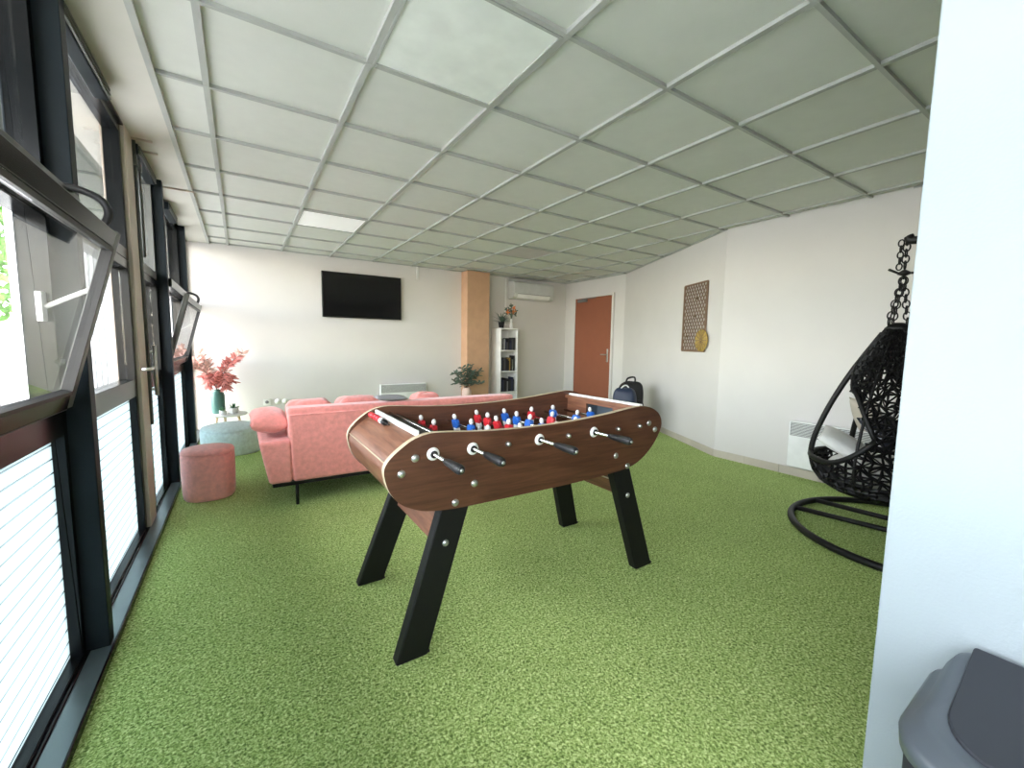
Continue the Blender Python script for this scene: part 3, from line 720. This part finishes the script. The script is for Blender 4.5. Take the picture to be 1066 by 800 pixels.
# score sliders on the left end
for i, (y, m_) in enumerate(((1.93, 'red'), (1.895, 'red'), (1.845, 'red'), (1.81, 'red'), (1.765, 'white'), (1.73, 'black'))):
    MB().lathe([(.001, -.016), (.011, -.016), (.013, -.010), (.013, .010), (.011, .016), (.001, .016)], (.488, y, .834), 14, xf=Matrix.Rotation(PI/2, 3, 'X')).build('score_bead', M[m_], t)
MB().tube([(.488, 1.976, .834), (.488, 1.66, .834)], .003, 6).build('bead_wire', M['black'], t)
# rods
rods = [(.569, 'red', [1.60]), (.729, 'red', [1.93, 1.79]), (.887, 'blue', [1.885, 1.72, 1.555]), (1.045, 'red', [1.95, 1.845, 1.745, 1.64, 1.535]),
        (1.201, 'blue', [1.925, 1.81, 1.70, 1.585, 1.475]), (1.357, 'red', [1.90, 1.72, 1.53]), (1.513, 'blue', [1.90, 1.70]), (1.655, 'blue', [1.745])]
RZ = .765
def player_mesh():
    mb = MB()
    mb.box((-.012, -.019, -.020), (.012, .019, .022), 0)              # shirt
    mb.box((-.010, -.026, -.014), (.010, -.019, .016), 0); mb.box((-.010, .019, -.014), (.010, .026, .016), 0)   # arms
    mb.lathe([(.001, .022), (.007, .024), (.0105, .034), (.010, .042), (.006, .049), (.001, .051)], (0, 0, 0), 10, 2)
    mb.box((-.011, -.017, -.045), (.011, .017, -.020), 1)             # shorts
    mb.box((-.008, -.014, -.075), (.008, -.002, -.045), 1); mb.box((-.008, .002, -.075), (.008, .014, -.045), 1)
    mb.box((-.014, -.016, -.086), (.012, .016, -.073), 3)             # boots
    return mb
for i, (x, colr, ys) in enumerate(rods):
    near = i in (0, 1, 3, 5)
    ya, yb = (1.215, FY1-.028) if near else (FY0-.012, FY1+.16)
    zr = RZ
    if i == 7: x = 1.679-.015
    rod = MB().tube([(x, ya, zr), (x, yb, zr)], .0065, 10).build('rod', M['chrome'], t)
    for y in ys:
        pm = player_mesh()
        ang = random.uniform(-.25, .25)
        R_ = Matrix.Translation((x, y, zr)) @ Matrix.Rotation(ang, 4, 'Y')
        pm.v = [tuple(R_ @ Vector(v)) for v in pm.v]
        o = pm.build('player', [M[colr], M['white'], M['white'], M['black']], rod, bevel=.0025, seg=1)
        if y is ys[0]: o['label'] = '%s shirted player with white shorts' % colr
    RX = Matrix.Rotation(PI/2, 3, 'X')
    if near:
        MB().lathe([(.001, .009), (.012, .010), (.021, .008), (.024, .002), (.024, 0)], (x, FY0, zr), 24, xf=RX).build('bushing', M['white'], rod)
        MB().lathe([(.0135, .0), (.0135, .014), (.008, .016)], (x, FY0, zr), 20, xf=RX).build('bushing_ring', M['black'], rod)
        hl = .13; he = 1.175 if i % 3 else 1.165
        MB().lathe([(.001, 0), (.010, .001), (.015, .006), (.0175, .018), (.016, .045), (.0145, .08), (.012, .115), (.009, hl)], (x, he, zr), 20, xf=Matrix.Rotation(-PI/2, 3, 'X')).build('handle', M['rubber'], rod)
        MB().lathe([(.001, .0), (.006, .0), (.0065, .003)], (x, he-.002, zr), 12, xf=Matrix.Rotation(-PI/2, 3, 'X')).build('handle_cap', M['silver'], rod)
        MB().lathe([(.001, .016), (.008, .014), (.011, 0)], (x, FY1, zr), 16, xf=Matrix.Rotation(-PI/2, 3, 'X')).build('rod_cap', M['silver'], rod)
    else:
        MB().lathe([(.001, .018), (.007, .016), (.010, .010), (.011, 0)], (x, FY0, zr), 18, xf=RX).build('rod_cap', M['silver'], rod)
        MB().lathe([(.009, 0), (.012, .02), (.0145, .06), (.016, .09), (.0175, .115), (.014, .128), (.001, .13)], (x, FY1+.06, zr), 20, xf=Matrix.Rotation(-PI/2, 3, 'X')).build('handle', M['rubber'], rod)
        MB().lathe([(.001, .009), (.012, .010), (.021, .008), (.024, .002), (.024, 0)], (x, FY1, zr), 24, xf=Matrix.Rotation(-PI/2, 3, 'X')).build('bushing', M['white'], rod)
def bolt(x, y, z, r=.015):
    MB().lathe([(.001, .009), (r*.45, .0085), (r*.85, .005), (r, .0015), (r, 0)], (x, y, z), 20, xf=Matrix.Rotation(PI/2, 3, 'X')).build('bolt', M['silver'], t)
for x, z in ((.502, .758), (.452, .708), (.738, .627), (.657, .566), (1.508, .633), (1.592, .570), (1.740, .772), (1.788, .735)): bolt(x, FY0, z, .0145)
# legs: splayed planks
def leg(sx, near):
    xt0, xt1 = ((.632, .752) if sx < 0 else (1.505, 1.625))
    xb0, xb1 = ((.425, .545) if sx < 0 else (1.690, 1.810))
    if near: yt0, yt1, yb0, yb1 = FY0+.029, FY0+.079, 1.398, 1.448
    else: yt0, yt1, yb0, yb1 = FY1-.079, FY1-.029, 1.985, 2.035
    zt = .600
    bot = [(xb0, yb0, 0), (xb1, yb0, 0), (xb1, yb1, 0), (xb0, yb1, 0)]; top = [(xt0, yt0, zt), (xt1, yt0, zt), (xt1, yt1, zt), (xt0, yt1, zt)]
    # straighten the foot: slide ends down along the same splay
    o = MB().hexa(bot, top).build('leg', M['blackw'], t, bevel=.006, seg=2)
    tt = .68 if near else .68
    xm = (xb0+(xt0-xb0)*tt+xb1+(xt1-xb1)*tt)/2; ym = yb0+(yt0-yb0)*tt
    if near: bolt(xm, ym, zt*tt, .013)
    MB().box((min(xb0, xb1)+.02, yb0+.01, -.0), (max(xb0, xb1)+.012, yb1-.01, .008)).build('foot_pad', M['rubber'], t)
for sx in (-1, 1):
    for nr in (True, False): leg(sx, nr)
# walnut cross boards between the legs at each end
MB().hexa([(.600, FY0+.08, .39), (.622, FY0+.08, .39), (.622, FY1-.08, .39), (.600, FY1-.08, .39)], [(.660, FY0+.08, .58), (.682, FY0+.08, .58), (.682, FY1-.08, .58), (.660, FY1-.08, .58)]).build('end_brace', M['walnut_y'], t, bevel=.002)
br = MB().hexa([(1.625, FY0+.08, .39), (1.647, FY0+.08, .39), (1.647, FY1-.08, .39), (1.625, FY1-.08, .39)], [(1.560, FY0+.08, .58), (1.582, FY0+.08, .58), (1.582, FY1-.08, .58), (1.560, FY1-.08, .58)]).build('end_brace', M['walnut_y'], t, bevel=.002)
MB().tube([(1.585, FY0+.08, .475), (1.585, FY1-.08, .475)], .004, 6).build('edge_strip', M['edge'], t)

# ------------------------------------------------------------------ sofa
SY = 3.24; SX0, SX1 = .13, 2.20
t = thing('sofa', 'long pink velvet sofa seen from behind, black base', 'sofa', (1.15, 3.7, 0))
MB().box((SX0+.02, SY+.02, .145), (SX1-.02, SY+.86, .172)).build('base_frame', M['black'], t, bevel=.003)
for x in (.30, 2.02):
    for y in (SY+.03, SY+.80): MB().tube([(x, y, 0), (x, y, .146)], .011, 10).build('leg', M['black'], t)
# back: slightly leaning panel, soft edges
b = MB().hexa([(.275, SY, .172), (SX1-.12, SY, .172), (SX1-.12, SY+.20, .172), (.275, SY+.20, .172)], [(.250, SY-.02, .70), (SX1-.10, SY-.02, .70), (SX1-.10, SY+.13, .70), (.250, SY+.13, .70)])
b.build('back', M['pink'], t, bevel=.022, seg=4)
# piping seam across the back
MB().tube([(.262, SY-.022, .655), (SX1-.11, SY-.022, .655)], .004, 6).build('seam', M['pink'], t)
def arm(s):
    xa, xb = (SX0, .275) if s < 0 else (SX1-.12, SX1)
    xo = xa-.055 if s < 0 else xb+.055
    bot = [(xa, SY, .172), (xb, SY, .172), (xb, SY+.88, .172), (xa, SY+.88, .172)]
    top = [(xa-.055 if s < 0 else xa, SY-.01, .475), (xb if s < 0 else xb+.055, SY-.01, .475), (xb if s < 0 else xb+.055, SY+.86, .475), (xa-.055 if s < 0 else xa, SY+.86, .475)]
    MB().hexa(bot, top).build('arm', M['pink'], t, bevel=.025, seg=4)
arm(-1); arm(1)
for k in range(2):
    xa = .275+k*.90; MB().box((xa+.003, SY+.205, .172), (xa+.897, SY+.88, .415)).build('seat_cushion', M['pink'], t, bevel=.05, seg=4)
# back cushions whose gathered tops show above the back
for k, (xa, xb, zt) in enumerate(((.262, .60, .735), (.605, .965, .742), (1.245, 1.50, .742))):
    mb = MB(); blob(mb, ((xa+xb)/2, SY+.315, .578), ((xb-xa)/2, .10, zt-.596), n=(40, 18), e=(.5, .5), noise=.045, seed=k)
    tag(mb.build('back_cushion', M['pink']), ('pink gathered back cushion at window end of the sofa', 'pink gathered back cushion next along, left of football table', 'pink rounded cushion top showing beyond the football table')[k], 'cushion', 'back cushions on the pink sofa')
mb = MB(); X_ = Matrix.Rotation(.06, 3, 'Y') @ Matrix.Rotation(.04, 3, 'X')
pillow(mb, (.150, SY+.26, .59), .24, .44, .17, X_, n=18, seed=3)
tag(mb.build('scatter_cushion', M['pink']), 'plump pink velvet cushion lying on left sofa arm', 'cushion')
mb = MB(); pillow(mb, (.985, SY+.055, .726), .25, .14, .045, Matrix.Rotation(.04, 3, 'Y'), seed=5)
M['greyfab'] = mat('grey_fabric', (.25, .25, .26), .8)
tag(mb.build('scatter_cushion', M['greyfab']), 'small flat grey cushion peeking over the sofa back', 'cushion')

# poufs
t = thing('pouf', 'tall pink velvet pouf standing alone by the glass wall', 'pouf', (-.235, 3.79, 0))
MB().lathe([(.150, 0), (.158, .012), (.163, .06), (.166, .2), (.166, .31), (.162, .335)], (-.235, 3.79, 0), 48, power=2.35).build('body', M['pinkp'], t)
MB().lathe([(.162, .335), (.166, .341), (.158, .358), (.12, .370), (.06, .376), (.001, .378)], (-.235, 3.79, 0), 48, power=2.35).build('seat_pad', M['pinkp'], t)
t = thing('pouf', 'wide pale blue-grey round pouf beside the side table', 'pouf', (-.11, 5.22, 0))
MB().lathe([(.262, 0), (.270, .02), (.275, .10), (.275, .22), (.268, .245)], (-.11, 5.22, 0), 56).build('body', M['pouf_grey'], t)
MB().lathe([(.268, .245), (.272, .25), (.262, .270), (.20, .285), (.08, .291), (.001, .292)], (-.11, 5.22, 0), 56).build('seat_pad', M['pouf_grey'], t)

# side table and what stands on it
TX, TY, TZ = -.17, 6.02, .285
t = thing('side_table', 'low round white side table with wooden legs by window', 'side table', (TX, TY, 0))
MB().lathe([(.001, TZ-.018), (.205, TZ-.018), (.212, TZ-.009), (.205, TZ), (.001, TZ)], (TX, TY, 0), 40).build('table_top', M['white'], t)
for a in (.4, 2.5, 4.6): MB().tube([(TX+.12*math.cos(a), TY+.12*math.sin(a), TZ-.018), (TX+.17*math.cos(a), TY+.17*math.sin(a), 0)], [.014, .009], 10).build('leg', M['pine'], t)
vx, vy = -.252, 6.05
t = thing('vase', 'green ceramic vase of feathery pink fronds on white side table', 'vase', (vx, vy, TZ))
MB().lathe([(.055, 0), (.066, .01), (.070, .05), (.070, .21), (.062, .245), (.042, .262), (.038, .275), (.042, .284), (.034, .284), (.032, .26)], (vx, vy, TZ+.001), 40).build('vase_body', M['vase'], t)
mb = MB(); mp_ = MB(); st = MB(); rnd = random.Random(21)
def frond(p0, p1, l, w, pale, n=16):
    p0 = Vector(p0); p1 = Vector(p1); mid = p0.lerp(p1, .5)+Vector((0, 0, .09)); pts = catmull([p0, mid, p1], n//2)
    st.tube(pts, .0022, 5)
    tgt = mp_ if pale else mb
    for k, p in enumerate(pts[3:]):
        d = (pts[min(k+4, len(pts)-1)]-pts[k+2]).normalized()
        for s in (-1, 1):
            for q in range(2):
                leaf(tgt, p, d*.7+Vector((s*.7, rnd.uniform(-.6, .6), rnd.uniform(-.5, .5))), (rnd.uniform(-.5, .5), -1, .6), l*rnd.uniform(.7, 1.1), w, curl=.3)
m0 = (vx, vy, TZ+.27)
for q in range(15):
    a = rnd.uniform(-1, 1); frond(m0, (vx+.17*a+rnd.uniform(-.03, .03), vy+rnd.uniform(-.12, .08), TZ+.37+rnd.uniform(-.05, .10)), .085, .017, False, 10)
for q in range(4): frond(m0, (vx-.17+rnd.uniform(-.05, .03), vy-.02+rnd.uniform(-.05, .05), TZ+.56+.06*q*rnd.uniform(.6, 1)), .075, .018, True, 16)
for (ex, ez) in ((.20, .66), (.27, .72), (.13, .60)): frond(m0, (vx+ex, vy+rnd.uniform(-.05, .05), TZ+ez), .085, .020, ez > .7, 12)
st.build('stems', M['stem'], t); mb.build('fronds', M['leafpink'], t); o = mp_.build('fronds', M['leafpale'], t); o['label'] = 'paler peach fronds'
def smallpot(x, y, r, h, lab, tall):
    t = thing('potted_succulent', lab, 'plant', (x, y, TZ), 'small succulents on the side table')
    MB().lathe([(r*.8, 0), (r, .008), (r, h), (r*.9, h), (r*.88, h*.8), (.001, h*.8)], (x, y, TZ+.001), 26).build('pot', M['white'], t)
    mb = MB(); rr = random.Random(int(x*1000))
    for i in range(26):
        a = rr.uniform(0, 2*PI); e = rr.uniform(.2, 1.4)
        leaf(mb, (x, y, TZ+h*.8), (math.cos(a)*math.cos(e), math.sin(a)*math.cos(e), math.sin(e)), (0, 0, 1), tall*rr.uniform(.7, 1.1), .016, curl=.1)
    mb.build('leaves', M['succ'], t)
smallpot(-.205, 5.90, .035, .055, 'tiny succulent in white pot in front of green vase', .06)
smallpot(-.095, 6.0, .045, .065, 'spiky succulent in white pot right of green vase', .08)

# ------------------------------------------------------------------ bags by the slanted wall
def rot(ax_, a): return Matrix.Rotation(a, 3, ax_)
bx_, by_ = 4.50, 3.95
t = thing('backpack', 'bulging black backpack by the slanted wall beyond football table', 'backpack', (bx_, by_, 0))
mb = MB(); blob(mb, (bx_, by_, .335), (.165, .14, .335), n=(32, 22), e=(.45, .6), noise=.03, seed=11, xf=rot('Z', -.6)); mb.build('pack_body', M['bagblack'], t)
mb = MB(); blob(mb, (bx_-.08, by_-.14, .28), (.12, .06, .17), n=(24, 14), e=(.5, .6), noise=.03, seed=12, xf=rot('Z', -.6)); mb.build('front_pocket', M['bagblack'], t)
MB().tube(catmull([(bx_-.05, by_+.05, .65), (bx_-.07, by_, .72), (bx_+.03, by_-.03, .73), (bx_+.05, by_-.02, .64)], 6), .012, 8).build('top_handle', M['bagblack'], t)
ax0, ay0 = 4.10, 3.70
t = thing('sports_bag', 'navy blue bag with pale strap leaning beside black backpack', 'bag', (ax0, ay0, 0))
mb = MB(); blob(mb, (ax0, ay0, .315), (.10, .15, .315), n=(30, 20), e=(.5, .6), noise=.03, seed=14, xf=rot('Z', .5)); mb.build('bag_body', M['navy'], t)
MB().tube(catmull([(ax0-.07, ay0+.08, .40), (ax0-.08, ay0+.03, .56), (ax0-.03, ay0, .65), (ax0+.02, ay0-.02, .655), (ax0+.05, ay0-.04, .60)], 6), .009, 8).build('strap', M['white'], t)

# ------------------------------------------------------------------ hanging egg chair
EX, EY = 3.50, .93
t = thing('hanging_chair', 'black woven egg chair hanging from its round-based stand', 'hanging chair', (EX, EY, 0))
rc = Vector((3.43, .73)); rr_ = .64
ring = [(rc.x+rr_*math.cos(a), rc.y+rr_*math.sin(a), .022) for a in [2*PI*k/64 for k in range(64)]]
base = MB().tube(ring, .021, 12, closed=True)
base.build('base_ring', M['black'], t)
cb = MB(); s_ = math.sqrt(.64**2-.15**2)
cb.tube([(rc.x-.13, rc.y+s_*.97, .03), (rc.x+.10, rc.y-s_*.97, .03)], .017, 10)
cb.tube([(rc.x+.16, rc.y+s_*.96, .03), (rc.x+.28, rc.y-s_*.90, .03)], .017, 10); cb.build('cross_bar', M['black'], t)
pole = catmull([(rc.x+.2, rc.y-.56, .03), (rc.x+.22, rc.y-.62, .5), (rc.x+.21, rc.y-.60, 1.1), (rc.x+.15, rc.y-.42, 1.62), (rc.x+.10, rc.y-.12, 1.86), (EX+.0, EY-.045, 1.835), (EX, EY-.005, 1.865)], 8)
MB().tube(pole, .024, 12).build('pole', M['black'], t)
# hook + chain
ch = MB()
def link(c, ax_, s=.017, r=.0042, st_=1.5):
    pts = []
    for k in range(14):
        a = 2*PI*k/14; p = Vector((s*math.cos(a), 0, s*st_*math.sin(a)))
        if ax_: p = Matrix.Rotation(PI/2, 3, 'Z') @ p
        pts.append(Vector(c)+p)
    ch.tube(pts, r, 6, closed=True)
z = 1.835; k = 0
while z > 1.655: link((EX, EY, z), k % 2); link((EX-.02, EY+.022, z-.01), (k+1) % 2, .014); z -= .036; k += 1
z = 1.63; k = 0
while z > 1.33:
    f_ = (1.63-z)/.30
    for (dx, dy) in ((-.045, .04), (.04, -.03), (.03, .04)): link((EX+dx*f_, EY+dy*f_, z), k % 2)
    z -= .036; k += 1
ch.build('chain', M['black'], t)
MB().lathe([(.001, 1.665), (.012, 1.66), (.03, 1.648), (.034, 1.635), (.012, 1.625), (.001, 1.62)], (EX, EY, 0), 18).tube([(EX-.06, EY+.06, 1.665), (EX-.02, EY+.02, 1.64), (EX+.05, EY-.04, 1.645)], .008, 8).build('swivel', M['black'], t)
prof_e = [(.205, .06), (.215, .17), (.24, .27), (.28, .335), (.34, .378), (.42, .398), (.50, .392), (.60, .370), (.75, .322), (.90, .262), (1.05, .192), (1.18, .122), (1.27, .072), (1.315, .04)]
def er(z):
    for (a, ra), (b, rb) in zip(prof_e, prof_e[1:]):
        if z <= b: return ra+(rb-ra)*max(0, (z-a)/(b-a))
    return prof_e[-1][1]
CF = math.radians(75)
def opening(th, z):
    d = abs((th-CF+PI) % (2*PI)-PI)*180/PI
    if d > 112: return False
    lo = .43 if d < 70 else .43+.19*((d-70)/42)**2
    hi = 1.20-.10*(d/40)**2 if d < 40 else (1.10-.20*((d-40)/36) if d < 76 else .90-.28*((d-76)/36)**1.6)
    return lo < z < hi
wv = bmesh.new(); NT, NZ = 56, 34; rnd = random.Random(3); G = {}
zs = [.205+(1.315-.205)*((i/NZ)) for i in range(NZ+1)]
for i, z in enumerate(zs):
    for j in range(NT):
        th = 2*PI*(j+rnd.uniform(-.33, .33))/NT; zz = z+(rnd.uniform(-.011, .011) if 0 < i < NZ else 0)
        r = er(zz)
        G[i, j] = (th, zz, wv.verts.new((EX+r*math.cos(th), EY+r*math.sin(th), zz)))
for i in range(NZ):
    for j in range(NT):
        q = [G[i, j], G[i, (j+1) % NT], G[i+1, (j+1) % NT], G[i+1, j]]
        thc = 2*PI*(j+.5)/NT; zc = (zs[i]+zs[i+1])/2
        if opening(thc, zc): continue
        if er(zc) < .1 and (j % 2): pass
        vs = [a[2] for a in q]
        c_ = rnd.random()
        if c_ < .42: wv.faces.new((vs[0], vs[1], vs[2])); wv.faces.new((vs[0], vs[2], vs[3]))
        elif c_ < .84: wv.faces.new((vs[0], vs[1], vs[3])); wv.faces.new((vs[1], vs[2], vs[3]))
        else: wv.faces.new(vs)
for v in [v for v in wv.verts if not v.link_faces]: wv.verts.remove(v)
me = bpy.data.meshes.new('woven_shell'); wv.to_mesh(me); wv.free(); me.materials.append(M['wicker'])
o = bpy.data.objects.new('woven_shell', me); C.objects.link(o); o.parent = t; o.matrix_parent_inverse = wm(t).inverted()
w_ = o.modifiers.new('strands', 'WIREFRAME'); w_.thickness = .025; w_.use_even_offset = False
# thick rims round the opening and the tub, plus the two struts
rim = MB()
def rimpts(which):
    pts = []
    for d in range(-112, 113, 4):
        a = abs(d); th = CF+math.radians(d)
        lo = .43 if a < 70 else .43+.19*((a-70)/42)**2
        hi = 1.20-.10*(a/40)**2 if a < 40 else (1.10-.20*((a-40)/36) if a < 76 else .90-.28*((a-76)/36)**1.6)
        z = lo if which == 0 else hi; r = er(z)
        pts.append((EX+r*math.cos(th), EY+r*math.sin(th), z))
    return pts
rim.tube(rimpts(0), .017, 10); rim.tube(rimpts(1), .015, 10)
bt = [(EX+.17*math.cos(a), EY+.17*math.sin(a), .215) for a in [2*PI*k/30 for k in range(30)]]; rim.tube(bt, .010, 8, closed=True)
rim.build('shell_rim', M['wicker'], t)
for d in (30, -30):
    th = CF+math.radians(d); pts = [(EX+er(z)*math.cos(th), EY+er(z)*math.sin(th), z) for z in (.42, .5, .6, .75, .9, 1.05, 1.18, 1.27)]
    MB().tube(catmull(pts, 3), .017, 10).build('strut', M['wicker'], t)
for d in (100, 140, 180, 220, 260):
    th = CF+math.radians(d); pts = [(EX+er(z)*math.cos(th), EY+er(z)*math.sin(th), z) for z in (.21, .28, .42, .6, .75, .9, 1.05, 1.18, 1.27)]
    MB().tube(catmull(pts, 3), .009, 8).build('rib', M['wicker'], t)
MB().lathe([(.065, 1.285), (.07, 1.30), (.045, 1.325), (.02, 1.335)], (EX, EY, 0), 20).build('crown_cap', M['wicker'], t)
# cushions inside
mb = MB(); blob(mb, (EX, EY, .37), (.30, .30, .09), n=(36, 14), e=(.7, 1), noise=.02, seed=2)
tag(mb.build('seat_cushion', M['fluff']), 'white round seat pad inside the hanging chair', 'cushion', None)
fv = Vector((math.cos(CF), math.sin(CF)))
mb = MB(); pillow(mb, (EX-.08, EY+.20, .52), .36, .30, .11, rot('Z', .3) @ rot('X', .5) @ rot('Y', -.1), seed=8); tag(mb.build('scatter_cushion', M['fluff']), 'white cushion at front of the hanging chair', 'cushion')
mb = MB(); pillow(mb, (EX+.02, EY+.0, .63), .36, .26, .10, rot('Z', -.2) @ rot('X', .75), seed=9); tag(mb.build('scatter_cushion', M['bw']), 'black patterned cushion in the middle of hanging chair', 'cushion')
mb = MB(); pillow(mb, (EX+.13, EY+.15, .70), .26, .26, .09, rot('Z', .9) @ rot('X', 1.2), seed=10); tag(mb.build('scatter_cushion', M['linen']), 'beige cushion at back of the hanging chair', 'cushion')
# black-white print
nt = M['bw'].node_tree; b_ = nt.nodes['Principled BSDF']
for l in list(b_.inputs['Base Color'].links): nt.links.remove(l)
tc = nt.nodes.new('ShaderNodeTexCoord'); n = nt.nodes.new('ShaderNodeTexNoise'); n.inputs['Scale'].default_value = 22; n.inputs['Distortion'].default_value = 2
r = nt.nodes.new('ShaderNodeValToRGB'); r.color_ramp.elements[0].position = .56; r.color_ramp.elements[1].position = .62
r.color_ramp.elements[0].color = (.012, .014, .022, 1); r.color_ramp.elements[1].color = (.35, .36, .38, 1)
nt.links.new(tc.outputs['Object'], n.inputs['Vector']); nt.links.new(n.outputs['Fac'], r.inputs['Fac']); nt.links.new(r.outputs['Color'], b_.inputs['Base Color'])

# ------------------------------------------------------------------ bin against the partition
t = thing('waste_bin', 'grey plastic swing-lid bin against the near white partition', 'waste bin', (.98, -.05, 0))
def rrect(x0, x1, y0, y1, rb, rf, n=8):
    """rounded rectangle; wall side (x1) corners rb, room side (x0) corners rf"""
    pts = []
    for cx, cy, r, a0 in ((x1-rb, y1-rb, rb, 0), (x0+rf, y1-rf, rf, PI/2), (x0+rf, y0+rf, rf, PI), (x1-rb, y0+rb, rb, 1.5*PI)):
        for k in range(n+1):
            a = a0+PI/2*k/n; pts.append((cx+r*math.cos(a), cy+r*math.sin(a)))
    return pts
def loft(mb, rings, mi=0, cap=(True, True), smooth=True):
    n = len(rings[0]); vs = [v for r in rings for v in r]
    fs = [(i*n+j, i*n+(j+1) % n, (i+1)*n+(j+1) % n, (i+1)*n+j) for i in range(len(rings)-1) for j in range(n)]
    mb.add(vs, fs, mi, smooth)
    if cap[0]: mb.add(rings[0], [tuple(range(n))[::-1]], mi)
    if cap[1]: mb.add(rings[-1], [tuple(range(n))], mi)
    return mb
bx0, bx1, by0, by1 = .868, 1.138, -.27, .190
def ringz(d, z, slope=0, rb=.03, rf=.085):
    return [(x, y, z-slope*(bx1-x)) for x, y in rrect(bx0+d, bx1-d*.3, by0+d, by1-d, rb, rf)]
mb = loft(MB(), [ringz(.03, 0), ringz(.025, .01), ringz(.003, .42), ringz(.002, .50, .0)]); mb.build('bin_body', M['flap'], t)
mb = loft(MB(), [ringz(.006, .49), ringz(-.004, .498), ringz(-.006, .535, .05), ringz(.0, .546, .06), ringz(.008, .550, .06), ringz(.016, .580, .14), ringz(.026, .605, .25), ringz(.040, .614, .33), ringz(.048, .615, .34)], cap=(True, True)); mb.build('lid_rim', M['bin'], t)
fl_ = [[(x, y, z-.36*(bx1-x)) for x, y in rrect(bx0+.050, bx1-.016, by0+.09, by1-.045, .006, .06)] for z in (.612, .626)]
loft(MB(), fl_, smooth=False).build('swing_flap', M['flap'], t, bevel=.003)

# ------------------------------------------------------------------ light
w = bpy.data.worlds.new('sky'); sc.world = w; w.use_nodes = True
nt = w.node_tree; bg = nt.nodes['Background']
sky = nt.nodes.new('ShaderNodeTexSky'); sky.sky_type = 'NISHITA'; sky.sun_disc = False; sky.sun_elevation = math.radians(42); sky.sun_rotation = math.radians(200)
mx = nt.nodes.new('ShaderNodeMix'); mx.data_type = 'RGBA'; mx.inputs[0].default_value = .9
nt.links.new(sky.outputs[0], mx.inputs[6]); mx.inputs[7].default_value = (1.0, .945, .88, 1)
nt.links.new(mx.outputs[2], bg.inputs[0]); bg.inputs[1].default_value = 19.5

# sampling portals in the glass wall
for y0, y1 in ((YF, 2.0), (2.1, 4.2), (4.25, YB)):
    l = bpy.data.lights.new('portal', 'AREA'); l.shape = 'RECTANGLE'; l.size = y1-y0; l.size_y = 2.3; l.cycles.is_portal = True
    o = bpy.data.objects.new('daylight_portal', l); C.objects.link(o); o.location = (-.66, (y0+y1)/2, 1.17)
    o.rotation_euler = (PI/2, 0, -PI/2)      # faces +X

# ------------------------------------------------------------------ camera
yaw, pitch, roll, fpx = .5730, -.0953, .0153, 437.3
f0 = Vector((math.sin(yaw), math.cos(yaw), 0)); r0 = Vector((math.cos(yaw), -math.sin(yaw), 0)); uz = Vector((0, 0, 1))
f = f0*math.cos(pitch)+uz*math.sin(pitch); u = -f0*math.sin(pitch)+uz*math.cos(pitch)
r = r0*math.cos(roll)+u*math.sin(roll); u2 = -r0*math.sin(roll)+u*math.cos(roll)
cam = bpy.data.cameras.new('camera'); co = bpy.data.objects.new('camera', cam); C.objects.link(co)
mtx = Matrix((( r.x, u2.x, -f.x), (r.y, u2.y, -f.y), (r.z, u2.z, -f.z))).to_4x4(); mtx.translation = (0, 0, CAMZ)
co.matrix_world = mtx
cam.sensor_fit = 'HORIZONTAL'; cam.sensor_width = 36; cam.lens = fpx/1066*36; cam.clip_start = .02
sc.camera = co
sc.view_settings.view_transform = 'Standard'; sc.view_settings.look = 'None'; sc.view_settings.gamma = 1; sc.view_settings.use_curve_mapping = False
sc.view_settings.exposure = -0.50
sc.cycles.use_denoising = True; sc.cycles.max_bounces = 10; sc.cycles.diffuse_bounces = 6; sc.cycles.transparent_max_bounces = 16; sc.cycles.sample_clamp_indirect = 8
